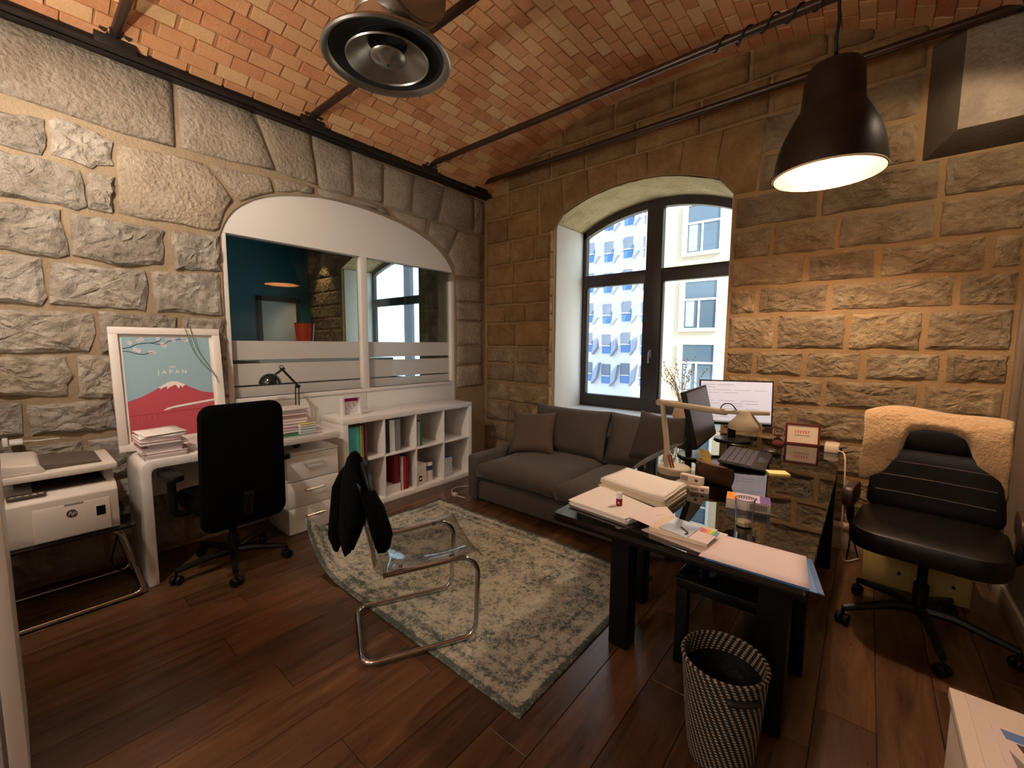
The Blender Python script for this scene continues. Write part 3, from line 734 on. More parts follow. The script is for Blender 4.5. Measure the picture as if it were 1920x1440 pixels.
for i in range(9):
    x = -20.7+i*1.58
    for j in range(7):
        z = -1.6+j*2.33 + (0.0 if i % 2 else .12)
        w = MB().box(x, x+.72, 29.94, 30.02, z, z+.58).build('window', pane_blue, b2)
        MB().box(x, x+.72, 29.93, 30.0, z+.62, z+1.5).build('blind', plain('blind_grey', rgb(92, 100, 116), 0.6), w)
        MB().box(x-.03, x+.75, 29.88, 30.0, z+.57, z+.63).build('glazing_bar', wf, w)
        # slanted fin to the right of the window
        mb = MB(); s = lambda u, v, d: Vector((u, d, v))
        mb.prism([(x+.86, z-.2), (x+1.3, z+.35), (x+1.50, z+1.5), (x+1.06, z+.95)], s, 29.55, 30.0)
        mb.build('fin', plain('fin_white', rgb(128, 134, 154), 0.8), b2)

# ---------------------------------------------------------------- things in the room beyond the glass
v = thing('vase', 'orange red vase standing behind the frosted glass of the partition', 'vase', (-4.16, 1.85, 1.30))
MB().lathe([(0, 0), (.055, 0), (.062, .02), (.07, .15), (.08, .24), (.086, .32), (.088, .335), (.08, .33), (.074, .25)], 28, cap=False).build('body', plain('vase_red', rgb(206, 58, 24), 0.3), v, smooth='auto')
MB().lathe([(.09, .335), (.0925, .338), (.089, .342)], 28, cap=False).build('lip', plain('vase_lip', rgb(120, 26, 14), 0.3), v, smooth=True)
c = room_thing('cabinet', 'white cabinet below the vase in the room beyond the glass', 'cabinet', (-4.25, 2.0, 0))
MB().box(-4.52, -3.99, 1.3, 2.7, 0.0, 1.27).build('body', white, c, bevel=.004); MB().box(-4.54, -3.985, 1.28, 2.72, 1.27, 1.30).build('top', white, c, bevel=.004)
d = bpy.data.objects.new('door_1', None); COL.objects.link(d); d.location = (NX0, 3.28, 0); struct(d)
MB().box(.0, .03, -.30, .30, 0, 2.2).build('door_panel', plain('door_pale', rgb(222, 230, 232), 0.4), d, bevel=.004)
MB().box(0, .05, -.37, -.30, 0, 2.28).box(0, .05, .30, .37, 0, 2.28).box(0, .05, -.37, .37, 2.2, 2.28).build('door_frame', plain('door_dark', rgb(40, 60, 66), 0.5), d)
MB().tube([(.03, .25, 1.02), (.06, .25, 1.02), (.06, .14, 1.02)], .01, 8).build('door_handle', chrome, d)
t = thing('wall_spotlight', 'black spotlight washing the stone wall of the room beyond the glass', 'spotlight', (-7.75, 3.62, 3.3))
MB().lathe([(.04, -.12), (.045, -.12), (.045, .05), (0, .06)], 16, cap=False).build('can', black_plastic, t, smooth='auto')
MB().tube([(0, 0, .05), (0, 0, .15)], .01, 8).build('stem', black_plastic, t)
MB().lathe([(0, -.09), (.039, -.09)], 16, cap=False).build('lens', emit('spot_lens', (1, .8, .55, 1), 20), t)
lamp_light('spot_beyond_light', 'SPOT', t, (0, 0, -.13), 26, (1, .66, .32), .02, spot_size=math.radians(70), spot_blend=.5)
t = thing('ceiling_panel_lamp', 'pale ceiling lamp in the room beyond the glass', 'lamp', (-6.2, 1.6, 3.45))
MB().lathe([(.0, -.06), (.22, -.06), (.25, -.03), (.25, 0)], 32, cap=False).build('diffuser', emit('panel_glow', (1, .93, .84, 1), 9.0), t, smooth='auto')
# ---------------------------------------------------------------- white desk under the partition
t = room_thing('desk', 'white waterfall desk along the left stone wall', 'desk', (-3.42, 1.05, 0))
prof = [(1.66, .76)] + [(.505+.06*math.cos(a), .70+.06*math.sin(a)) for a in [PI/2+PI/2*k/6 for k in range(7)]] + [(.445, 0), (.495, 0)] + [(.525+.03*math.cos(a), .68+.03*math.sin(a)) for a in [PI-PI/2*k/5 for k in range(6)]] + [(1.66, .71)]
fX = lambda u, v, d: Vector((d, u, v))
MB().prism(prof, fX, -3.635, -3.18).build('top_and_leg', white, t, bevel=.004)
MB().box(-3.635, -3.62, .5, 1.62, .42, .71).build('modesty_panel', white, t, bevel=.003)
MB().box(-3.44, -3.40, 1.40, 1.44, .63, .71).build('support_post', plain('post_brown', rgb(70, 52, 44), 0.5), t, bevel=.003)
# ---------------------------------------------------------------- drawer cabinet
t = room_thing('drawer_cabinet', 'white three drawer cabinet under the white desk', 'cabinet', (-3.43, 1.47, 0))
MB().box(-3.63, -3.262, 1.272, 1.668, .0, .612).build('body', white, t, bevel=.004)
MB().box(-3.64, -3.24, 1.268, 1.672, .612, .63).build('top', white, t, bevel=.004)
for z0, z1 in ((.005, .203), (.208, .406), (.411, .609)):
    d = MB().box(-3.262, -3.243, 1.272, 1.668, z0, z1).build('drawer', white, t, bevel=.003)
    zc = z0+.125
    MB().tube([(-3.243, 1.40, zc), (-3.222, 1.40, zc), (-3.222, 1.54, zc), (-3.243, 1.54, zc)], .006, 8).build('handle', plain('handle_satin', rgb(196, 190, 184), 0.3, 0.9), d, smooth='auto')
# ---------------------------------------------------------------- cube shelf
t = room_thing('shelf_unit', 'white cube shelf unit of eight compartments against the partition', 'shelf', (-3.48, 2.49, 0))
SX0, SX1, SY0, SY1, SZ = -3.67, -3.29, 1.745, 3.235, .82
sb = lambda nm, *a: MB().box(*a).build(nm, white, t, bevel=.003)
sb('top_board', SX0, SX1, SY0, SY1, SZ-.048, SZ); sb('bottom_board', SX0, SX1, SY0, SY1, 0, .05)
sb('side_board', SX0, SX1, SY0, SY0+.046, .05, SZ-.048); sb('side_board', SX0, SX1, SY1-.046, SY1, .05, SZ-.048)
cw = (SY1-SY0-.092)/4; CY = [SY0+.046+cw*i for i in range(5)]
for y in CY[1:-1]: sb('divider', SX0, SX1-.004, y-.008, y+.008, .05, SZ-.048)
for i in range(4): sb('shelf_board', SX0, SX1-.003, CY[i]+(.008 if i else 0), CY[i+1]-(.008 if i < 3 else 0), .428, .445)
# ---------------------------------------------------------------- books, binders and files
ORD = ['lowest', 'second', 'third', 'fourth', 'fifth', 'sixth', 'seventh', 'eighth', 'ninth']
def nth(k, n): return 'topmost' if k == n-1 else ORD[k] + ('' if k == 0 else ' from the bottom')
paper = plain('paper_white', rgb(232, 226, 220), 0.8)
def book(name, label, cat, x0, x1, y0, y1, z0, z1, col, group=None, spine='x', pages=True, tilt=0):
    t = room_thing(name, label, cat, ((x0+x1)/2, (y0+y1)/2, z0), group)
    m = plain('cover_%d_%d_%d' % col, rgb(*col), 0.55)
    th = .0016
    if y1-y0 > .012 and pages and spine == 'x':
        MB().box(x0, x1, y0, y0+th, z0, z1).box(x0, x1, y1-th, y1, z0, z1).box(x1-th, x1, y0, y1, z0, z1).build('cover', m, t)
        MB().box(x0+.004, x1-th-.001, y0+th, y1-th, z0+.003, z1-.006).build('pages', paper, t)
    elif spine == 'flat':
        MB().box(x0, x1, y0, y1, z0, z0+th).box(x0, x1, y0, y1, z1-th, z1).box(x0, x0+th, y0, y1, z0, z1).build('cover', m, t)
        MB().box(x0+th, x1-.003, y0+.003, y1-.003, z0+th, z1-th).build('pages', paper, t)
    else:
        MB().box(x0, x1, y0, y1, z0, z1).build('cover', m, t, bevel=min(.001, (y1-y0)/4))
        MB().box(x0+.01, x1-.01, y0+.001, y1-.001, z1, z1+.002).build('pages', paper, t)
    return t
def row(names, z0, y, x1=-3.335, grp=None):
    for nm, lab, cat, w, h, d, col in names:
        book(nm, lab, cat, x1-d, x1, y, y+w, z0, z0+h, col, grp); y += w+.0015
row([('box_file', 'turquoise box file at the left of the upper shelf', 'box file', .115, .285, .26, (78, 176, 180)), ('binder', 'lime yellow folder beside the turquoise box file', 'folder', .017, .29, .27, (188, 188, 78)), ('binder', 'grey beige folder right of the lime yellow folder', 'folder', .016, .29, .26, (150, 138, 124)), ('binder', 'dark purple folder on the upper shelf', 'folder', .012, .285, .26, (86, 40, 66)), ('binder', 'brown red folder on the upper shelf, right of the purple one', 'folder', .02, .29, .26, (120, 52, 48))], .447, CY[0]+.012)
row([('binder', 'black lever arch file on the upper shelf, second compartment', 'binder', .06, .3, .28, (30, 30, 32)), ('binder', 'white lever arch file on the upper shelf, second compartment', 'binder', .06, .3, .28, (220, 218, 214)), ('binder', 'grey lever arch file on the upper shelf, second compartment', 'binder', .06, .3, .28, (128, 128, 130))], .447, CY[1]+.014)
row([('binder', 'navy book on the upper shelf, third compartment', 'book', .03, .26, .2, (40, 56, 96)), ('binder', 'cream book on the upper shelf, third compartment', 'book', .025, .24, .2, (220, 206, 176)), ('binder', 'green book on the upper shelf, third compartment', 'book', .028, .25, .2, (76, 116, 84))], .447, CY[2]+.014)
row([('binder', 'olive folder at the left of the lower shelf', 'folder', .022, .3, .27, (150, 152, 84)), ('binder', 'sand folder beside the olive one on the lower shelf', 'folder', .03, .3, .27, (182, 150, 118)), ('binder', 'yellow green folder on the lower shelf', 'folder', .018, .3, .27, (176, 178, 96)), ('binder', 'beige box file on the lower shelf behind the black jacket', 'box file', .1, .3, .27, (172, 140, 108)), ('binder', 'tan folder on the lower shelf behind the black jacket', 'folder', .04, .3, .27, (186, 152, 122))], .052, CY[0]+.01)
row([('binder', 'dark red binder at the left of the second lower compartment', 'binder', .05, .28, .28, (110, 16, 24)), ], .052+.085, CY[1]+.12)
row([('binder', 'white ring binder in the second lower compartment', 'binder', .02, .32, .28, (210, 196, 190)), ('binder', 'bright red binder in the second lower compartment', 'binder', .035, .32, .27, (176, 22, 34)), ('binder', 'wine red folder in the second lower compartment', 'folder', .02, .32, .27, (120, 28, 36))], .052, CY[1]+.20)
for k, (c, l) in enumerate((((214, 176, 186), 'pink magazine at the bottom of the flat pile on the lower shelf'), ((196, 180, 196), 'mauve magazine in the flat pile on the lower shelf'), ((224, 214, 208), 'off white magazine in the flat pile on the lower shelf'), ((206, 190, 196), 'pale pink magazine at the top of the flat pile on the lower shelf'))):
    z = .051+k*.021; book('magazine', l, 'magazine', -3.60, -3.33, CY[1]+.014, CY[1]+.19, z, z+.02, c, spine='flat')
for k in range(9):
    z = .051+k*.0215; c = ((70, 96, 168), (196, 206, 226), (96, 120, 190), (220, 222, 230))[k % 4]
    book('notebook', '%s notebook piled at the right shelf end, %s' % (('blue', 'pale blue', 'mid blue', 'white')[k % 4], nth(k, 9)), 'notebook', -3.58, -3.36, CY[3]+.015, CY[3]+.17+.006*math.sin(k*2.1), z, z+.0205, c, 'blue notebooks in the right end compartment', spine='flat')
# white carton and jar in the third lower compartment
t = room_thing('carton', 'white carton with a small black printed square on the lower shelf', 'carton', (-3.42, CY[2]+.09, .051))
MB().box(-3.52, -3.345, CY[2]+.02, CY[2]+.155, .051, .25).build('box', plain('carton_white', rgb(222, 214, 206), 0.6), t, bevel=.002)
MB().box(-3.3445, -3.344, CY[2]+.06, CY[2]+.10, .08, .135).build('printed_square', black_plastic, t)
MB().lathe([(0, 0), (.014, 0), (.014, .001), (0, .001)], 12, (0, 0, 0)).xform(Matrix.Translation((-3.344, CY[2]+.08, .107)) @ Matrix.Rotation(PI/2, 4, 'Y')).build('printed_dot', white, t)
t = thing('jar', 'pale jar with a dark blue band on the lower shelf', 'jar', (-3.40, CY[2]+.22, .051))
MB().lathe([(0, 0), (.045, 0), (.048, .02), (.048, .17), (.04, .19), (.04, .2)], 24).build('body', plain('jar_pale', rgb(206, 198, 186), 0.4), t, smooth='auto')
MB().lathe([(.0485, .11), (.0485, .16)], 24, cap=False).build('band', plain('band_navy', rgb(42, 54, 110), 0.5), t)
MB().lathe([(.042, .195), (.044, .2), (.044, .22), (0, .222)], 24).build('lid', plain('lid_brown', rgb(96, 76, 56), 0.5), t, smooth='auto')
# ---------------------------------------------------------------- pile of files by the desk lamp
fm = [((40, 132, 92), 'green folder at the bottom of the tall file pile'), ] 
t = book('folder', 'green folder under the tall pile of pink files on the white desk', 'folder', -3.44, -3.19, 1.235, 1.482, .7605, .776, (36, 128, 88), spine='flat')
z = .7765
for k in range(9):
    h = .017+.006*rnd.random(); dx = rnd.uniform(-.012, .012); dy = rnd.uniform(-.008, .008)
    book('paper_file', 'pink paper file in the tall pile by the desk lamp, %s' % nth(k, 9), 'file', -3.45+dx, -3.235+dx, 1.20+dy, 1.435+dy, z, z+h, ((206, 150, 172), (226, 202, 208), (196, 120, 150), (214, 170, 186), (232, 222, 222))[k % 5], 'pink files in the tall desk pile', spine='flat'); z += h+.0004
book('folder', 'grey cover sheet on top of the tall pile of pink files', 'folder', -3.455, -3.225, 1.195, 1.45, z, z+.008, (206, 198, 188), spine='flat')
z = .7765
for k, (c, l) in enumerate((((150, 196, 204), 'pale blue notepad at the bottom of the small pile before the pink files'), ((170, 208, 210), 'light blue notepad in the middle of the small pile before the pink files'), ((118, 178, 190), 'blue notepad second from the top of the small pile before the pink files'), ((222, 210, 120), 'yellow notepad on top of the small pile before the pink files'))):
    book('notepad', l, 'notepad', -3.232, -3.192, 1.36, 1.484, z, z+.018, c, spine='flat'); z += .0185
# ---------------------------------------------------------------- black clamp desk lamp
t = room_thing('desk_lamp', 'black architect desk lamp with a dome shade on the white desk', 'lamp', (-3.56, 1.50, .76))
MB().lathe([(0, 0), (.085, 0), (.085, .02), (.03, .028), (.012, .05)], 28, (-3.56, 1.50, .761), cap=False).build('base', black_plastic, t, smooth='auto')
for dy in (-.014, .014): MB().tube([(-3.56, 1.50+dy*.4, .80), (-3.56, 1.50+dy, .87), (-3.56, 1.505+dy, 1.10)], .005, 8).build('lower_arm', black_steel, t)
for dy in (-.007, .007): MB().tube([(-3.56, 1.515, 1.10+dy), (-3.56, 1.395, 1.245+dy)], .005, 8).build('upper_arm', black_steel, t)
MB().tube([(-3.575, 1.51, 1.10), (-3.545, 1.51, 1.10)], .016, 12).build('elbow_joint', black_steel, t); MB().tube([(-3.572, 1.395, 1.245), (-3.548, 1.395, 1.245)], .013, 12).build('head_joint', black_steel, t)
MB().tube([(-3.555, 1.395, 1.245), (-3.535, 1.36, 1.225), (-3.515, 1.32, 1.205)], .009, 8).build('head_arm', black_steel, t)
MB().tube(round_path([(-3.56, 1.39, 1.24), (-3.56, 1.37, 1.27), (-3.56, 1.40, 1.275), (-3.56, 1.42, 1.24)], .02), .003, 6).build('cord_loop', black_plastic, t)
dome = [(.078*math.cos(a), .078*math.sin(a)) for a in [PI/2*k/9 for k in range(10)]]
MB().lathe(dome + [(0.0, .075)] + [(.074*math.cos(a), .074*math.sin(a)) for a in [PI/2-PI/2*k/9 for k in range(10)]], 32, (-3.50, 1.28, 1.142), cap=False).build('shade', plain('lamp_green_black', rgb(12, 26, 24), 0.18, 0.0, coat=0.5), t, smooth='auto')
# ---------------------------------------------------------------- small white box frame on the shelf
t = room_thing('picture_frame', 'small white box frame with a pink picture on the shelf unit', 'picture frame', (-3.44, 1.90, .82))
def frame4(x0, x1, y0, y1, z0, z1, w): return MB().box(x0, x1, y0, y0+w, z0, z1).box(x0, x1, y1-w, y1, z0, z1).box(x0, x1, y0+w, y1-w, z0, z0+w).box(x0, x1, y0+w, y1-w, z1-w, z1)
frame4(-3.465, -3.415, 1.815, 1.99, .8205, .995, .016).build('frame', white, t)
MB().box(-3.464, -3.456, 1.83, 1.975, .836, .98).build('picture', plain('picture_white', rgb(228, 222, 222), 0.7), t)
MB().box(-3.4555, -3.455, 1.83, 1.975, .945, .98).build('picture_band', plain('raspberry', rgb(170, 30, 84), 0.6), t)
for k in range(7):
    y, z = 1.87+.012*k, .87+.012*((k*3) % 4)
    MB().box(-3.4555, -3.455, y, y+.005, z, z+.022).build('print_mark', plain(('mark_rose', 'mark_gold')[k % 2], rgb(*((206, 110, 130), (206, 180, 110))[k % 2]), 0.7), t)
# ---------------------------------------------------------------- papers at the left of the desk
z = .7605
for k in range(7):
    h = .012+.008*rnd.random(); dx, dy = rnd.uniform(-.02, .01), rnd.uniform(-.02, .02)
    book('paper_file', 'paper file piled at the left desk end, %s' % nth(k, 7), 'file', -3.45+dx, -3.20+dx, .475+dy, .67+dy, z, z+h, ((222, 214, 210), (204, 168, 176), (230, 226, 222), (196, 150, 162))[k % 4], 'paper files at the left desk end', spine='flat'); z += h+.0004
t = room_thing('paper_stack', 'white sheet pile on top of the files at the left end of the desk', 'paper', (-3.32, .58, z))
for k in range(4):
    m = Matrix.Translation((-3.33, .575, z+k*.006)) @ Matrix.Rotation(.12*(k-1.5)*.5, 4, 'Z')
    MB().grid(6, 4, lambda i, j: m @ Vector((-.13+.25*i, -.105+.21*j, .004*math.sin(i*3+k)+.006*j*j*(k % 2)))).build('sheet', paper, t, smooth=True, solid=.003)
book('paper_file', 'low paper file behind the pile, next to the black office chair', 'file', -3.50, -3.30, .70, .90, .7605, .795, (206, 196, 196), spine='flat')
# ---------------------------------------------------------------- poster
t = thing('poster', 'white framed poster of a red snow capped mountain leaning on the wall', 'poster', (-3.545, .70, .762))
t.rotation_euler = (0, -.105, 0)
PW2, PH = .295, .79
fr = plain('poster_frame', rgb(226, 218, 208), 0.45)
def pq(nm, poly, d, col, parent=t, th=.0006):
    m = plain('print_%d_%d_%d' % col, rgb(*col), 0.7)
    return MB().prism(poly, lambda u, v, dd: Vector((dd, u, v)), d, d+th).build(nm, m, parent)
MB().box(-.012, .016, -PW2, PW2, 0, .045).box(-.012, .016, -PW2, PW2, PH-.045, PH).box(-.012, .016, -PW2, -PW2+.045, .045, PH-.045).box(-.012, .016, PW2-.045, PW2, .045, PH-.045).build('frame', fr, t, bevel=.003)
MB().box(-.012, -.006, -PW2+.045, PW2-.045, .045, PH-.045).build('mount', plain('mount_white', rgb(232, 226, 216), 0.7), t)
a, b, z0, z1 = -.232, .232, .062, .727
pr = pq('print', [(a, z0), (b, z0), (b, z1), (a, z1)], -.006, (148, 180, 190))
mtn = [(a, z0), (b, z0), (b, .335), (.16, .352), (.10, .385), (.055, .415), (.03, .428), (.005, .432), (-.02, .427), (-.045, .412), (-.09, .38), (-.15, .345), (-.20, .325), (a, .315)]
pq('mountain', mtn, -.0052, (184, 74, 86), t)
pq('snow_cap', [(-.075, .392), (-.045, .412), (-.02, .427), (.005, .432), (.03, .428), (.055, .415), (.075, .403), (.062, .398), (.058, .385), (.045, .402), (.035, .38), (.02, .408), (.005, .402), (-.01, .395), (-.03, .38), (-.025, .4), (-.05, .392), (-.065, .378), (-.06, .39)], -.0044, (236, 226, 218), t)
pq('train', [(-.06, .238), (-.035, .256), (.02, .268), (b, .293), (b, .276), (.0, .248)], -.0044, (236, 226, 218), t)
pq('train_stripe', [(-.02, .249), (b, .281), (b, .278), (-.02, .246)], -.0036, (120, 60, 70), t)
pq('viaduct', [(a, .222), (b, .238), (b, .235), (a, .219)], -.0044, (150, 36, 50), t)
for k in range(8): pq('viaduct_pier', [(-.21+.03*k, .22-.006*(8-k)*.9), (-.208+.03*k, .22-.006*(8-k)*.9), (-.208+.03*k, .223), (-.21+.03*k, .223)], -.0044, (150, 36, 50), t)
branch = lambda nm, pts, r: MB().tube([(-.0045, p[0], p[1]) for p in pts], r, 5).build(nm, plain('branch_navy', rgb(36, 48, 62), 0.7), t)
branch('branch', [(a, .655), (-.195, .662), (-.16, .683), (-.115, .69), (-.075, .692), (-.045, .705), (-.035, .72)], .0022)
branch('branch', [(-.09, .69), (-.06, .683), (-.03, .682)], .0018); branch('branch', [(-.02, .68), (0, .70), (.03, .71), (.07, .716), (.1, .715)], .0016)
branch('branch', [(a, .638), (-.20, .635), (-.165, .62), (-.13, .615), (-.09, .63)], .002)
bl = plain('blossom_pink', rgb(226, 214, 216), 0.7); bl2 = plain('blossom_rose', rgb(200, 168, 182), 0.7)
for (y, z) in ((-.15, .705), (-.135, .712), (-.195, .69), (-.17, .648), (-.155, .64), (-.03, .68), (-.02, .672), (-.095, .628), (-.08, .625), (.03, .712), (.085, .718), (.1, .71), (-.05, .718), (.0, .722)):
    f = MB()
    for k in range(5):
        an = k*2*PI/5; f.prism([(y+.007*math.cos(an)+.0065*math.cos(q*PI/4), z+.007*math.sin(an)+.0065*math.sin(q*PI/4)) for q in range(8)], lambda u, v, d: Vector((d, u, v)), -.005, -.0035)
    fo = f.build('blossom', bl, t); MB().prism([(y+.003*math.cos(q*PI/3), z+.003*math.sin(q*PI/3)) for q in range(6)], lambda u, v, d: Vector((d, u, v)), -.0035, -.003).build('blossom_heart', bl2, fo)
RX90 = Matrix(((0, 0, 1, 0), (1, 0, 0, 0), (0, 1, 0, 0), (0, 0, 0, 1)))       # text plane -> facing +x, reading along +y
pw = plain('print_white', rgb(236, 232, 222), 0.7)
text_mesh('poster_title', 'JAPAN', .036, pw, t, Matrix.Translation((-.0045, .01, .495)) @ RX90, .0004, space=1.75)
text_mesh('poster_line', 'visit', .022, pw, t, Matrix.Translation((-.0045, .01, .53)) @ RX90, .0004, shear=.3)
# thin string hanging over the frame
MB().tube(round_path([(.03, .09, .80), (.028, .13, .62), (.026, .20, .52), (.022, .26, .44)], .2), .0022, 6).build('hanging_string', plain('string_olive', rgb(96, 92, 72), 0.8), t)
MB().tube(round_path([(.03, .12, .80), (.028, .15, .64), (.026, .22, .52), (.022, .265, .40)], .2), .0022, 6).build('hanging_string', MATS['string_olive'], t)
# ---------------------------------------------------------------- printer and its chrome stand
t = room_thing('printer_stand', 'low chrome tube table with a dark glass top under the printer', 'table', (-3.32, .14, 0))
MB().prism(round_rect(-3.60, -3.06, -.14, .40, .03), lambda u, v, d: Vector((u, v, d)), .432, .444).build('glass_top', see_glass('smoked_glass', (.25, .24, .22, 1), 1.5, .02, .02), t)
for x in (-3.12, -3.52):
    MB().tube(round_path([(x, -.10, .428), (x, .33, .428), (x, .42, .02), (x, -.18, .02), (x, -.10, .428)], .06), .012, 10).build('leg_frame', chrome, t, smooth='auto')
MB().tube([(-3.12, .415, .02), (-3.52, .415, .02)], .011, 8).build('cross_bar', chrome, t); MB().tube([(-3.12, -.17, .02), (-3.52, -.17, .02)], .011, 8).build('cross_bar', chrome, t)
t = room_thing('printer', 'white multifunction laser printer with a tilted scanner lid', 'printer', (-3.32, .14, .445))
pw2 = plain('printer_white', rgb(214, 206, 196), 0.45, var=.02); pg = plain('printer_grey', rgb(92, 80, 70), 0.5)
MB().prism([(-3.10, .445), (-3.09, .50), (-3.085, .66), (-3.11, .685), (-3.16, .70), (-3.54, .70), (-3.54, .445)], lambda u, v, d: Vector((u, d, v)), -.07, .335).build('body', pw2, t, bevel=.006)
MB().box(-3.0895, -3.084, .02, .30, .455, .625).build('front_tray', pw2, t, bevel=.003)
MB().box(-3.0895, -3.083, .13, .20, .618, .627).build('tray_grip', plain('groove_grey', rgb(150, 140, 130), 0.6), t)
MB().box(-3.085, -3.0825, .245, .28, .535, .585).build('energy_sticker', black_plastic, t)
lg = MB().lathe([(0, 0), (.02, 0), (.02, .002), (0, .002)], 24).xform(Matrix.Translation((-3.0835, .155, .575)) @ Matrix.Rotation(PI/2, 4, 'Y')).build('logo_disc', plain('logo_grey', rgb(70, 62, 58), 0.4), t)
text_mesh('logo_letters', 'hp', .03, plain('logo_white', rgb(222, 214, 206), 0.5), t, Matrix.Translation((-3.081, .155, .577)) @ RX90, .0004, shear=.35)
MB().box(-3.16, -3.10, -.055, .075, .69, .702).build('control_panel', pg, t, bevel=.003)
for k in range(5): MB().box(-3.118, -3.106, -.045+.024*k, -.03+.024*k, .7015, .704).build('button', plain('button_pale', rgb(196, 186, 176), 0.5), t)
MB().box(-3.50, -3.15, .03, .30, .6985, .7015).build('paper_exit', plain('exit_dark', rgb(58, 48, 42), 0.6), t)
MB().box(-3.54, -3.20, .295, .335, .70, .765).build('lid_post', pw2, t, bevel=.003); MB().box(-3.54, -3.42, -.07, .295, .70, .765).build('lid_post', pw2, t, bevel=.003); MB().box(-3.54, -3.3, -.07, -.03, .70, .765).build('lid_post', pw2, t, bevel=.003)
lid = MB().box(-3.55, -3.11, -.09, .345, .765, .80).build('scanner_lid', pw2, t, bevel=.008)
MB().prism([(-.09, .80), (.085, .80), (.055, .845), (-.09, .86)], lambda u, v, d: Vector((d, u, v)), -3.53, -3.13).build('document_feeder', pw2, t, bevel=.008)
MB().prism([(.075, .801), (.29, .801), (.29, .81), (.06, .83)], lambda u, v, d: Vector((d, u, v)), -3.50, -3.18).build('feeder_tray', pg, t, bevel=.004)
MB().tube(round_path([(-3.52, .335, .55), (-3.50, .40, .40), (-3.4, .30, .10), (-3.38, .44, .015), (-3.5, .52, .01), (-3.62, .56, .01)], .08), .004, 6).build('power_cord', black_plastic, t)
t = room_thing('power_adapter', 'small pale power adapter on a wall bracket above the printer', 'adapter', (-3.6, -.05, .89))
MB().box(-3.655, -3.56, -.03, .02, .885, .905).build('body', plain('adapter_white', rgb(226, 226, 220), 0.4), t, bevel=.004); MB().box(-3.60, -3.56, -.055, -.034, .88, .925).build('plug', MATS['adapter_white'], t, bevel=.004)
MB().tube([(-3.6, .02, .895), (-3.6, .08, .89), (-3.62, .16, .888)], .003, 6).build('cord', MATS['adapter_white'], t)
# ---------------------------------------------------------------- white cabinet at the left edge of the picture
t = room_thing('tall_cabinet', 'white cabinet at the left edge, seen almost edge on', 'cabinet', (-2.2, -.3, 0))
MB().box(-2.45, -2.0, -.088, -.047, 0, 1.0).build('side_panel', white, t, bevel=.004)
MB().box(-2.45, -2.03, -.75, -.088, 0, .98).build('body', white, t, bevel=.004)
MB().box(-2.028, -2.008, -.74, -.098, .03, .62).build('door', plain('door_lilac', rgb(206, 202, 212), 0.35), t, bevel=.003)
MB().box(-2.028, -2.012, -.74, -.098, .64, .96).build('drawer', plain('door_lilac', rgb(206, 202, 212), 0.35), t, bevel=.003)
MB().box(-2.46, -1.99, -.76, -.045, 1.0, 1.02).build('top', white, t, bevel=.004)
t = room_thing('shade_cupboard', 'added unseen cupboard beside the printer, just outside the left edge', 'shade_cupboard', (-3.28, -.6, 0))  # out of view, added to keep lamp light off the low left wall
MB().box(-3.62, -2.96, -1.0, -.24, 0, 1.5).build('body', white, t, bevel=.005)
for y0, y1 in ((-.995, -.625), (-.615, -.245)):
    d = MB().box(-2.96, -2.94, y0, y1, .05, 1.48).build('door', white, t, bevel=.003)
    MB().tube([(-2.94, -.62+(.05 if y0 > -.7 else -.05), .8), (-2.915, -.62+(.05 if y0 > -.7 else -.05), .8)], .01, 8).build('knob', chrome, d)
# ---------------------------------------------------------------- swivel chairs
def star_base(t, R, zhub, mat, a0, n=5, cz=.058):
    for k in range(n):
        a = a0+2*PI*k/n; c, s = math.cos(a), math.sin(a)
        leg = MB().tube([(.03*c, .03*s, zhub), (.12*c, .12*s, zhub+.005), (R*c, R*s, .085)], [.026, .024, .016], 8).build('leg', mat, t, smooth='auto')
        w = MB()
        for d in (-.016, .016):
            m = Matrix.Translation((R*c, R*s, .028)) @ Matrix.Rotation(a+.7, 4, 'Z') @ Matrix.Translation((0, d, 0)) @ Matrix.Rotation(PI/2, 4, 'X')
            w.lathe([(0, -.011), (.024, -.011), (.028, -.006), (.028, .006), (.024, .011), (0, .011)], 16, cap=False); nv = 6*16
            w.v[-nv:] = [tuple(m @ Vector(p)) for p in w.v[-nv:]]
        w.tube([(R*c, R*s, .03), (R*c, R*s, .085)], .008, 6)
        w.build('caster', black_plastic, leg, smooth='auto')
def slab(nm, mat, t, w, d, h, r, fn, seg=10, **kw):
    """rounded rectangular cushion w x d, thickness h, bent by fn(x,y,z)"""
    base = round_rect(-w/2, w/2, -d/2, d/2, r, 5); n = len(base); vs = []; fs = []
    lays = [(0.90, -.5), (.97, -.42), (1.0, -.2), (1.0, .2), (.97, .42), (.90, .5), (.55, .56), (.2, .58)]
    lays = [(.2, -.52), (.55, -.52)] + lays
    for k, z in lays:
        for x, y in base: vs.append(fn(x*k if k < .85 else x-(1-k)*.5*w*(1 if x > 0 else -1)*min(1, abs(x)/(w/2)), y*k if k < .85 else y-(1-k)*.5*d*(1 if y > 0 else -1)*min(1, abs(y)/(d/2)), z*h))
    for i in range(len(lays)-1):
        for j in range(n): fs.append((i*n+j, i*n+(j+1) % n, (i+1)*n+(j+1) % n, (i+1)*n+j))
    fs.append(tuple(range(n-1, -1, -1))); fs.append(tuple((len(lays)-1)*n+j for j in range(n)))
    return MB().add(vs, fs).build(nm, mat, t, smooth='auto', **kw)
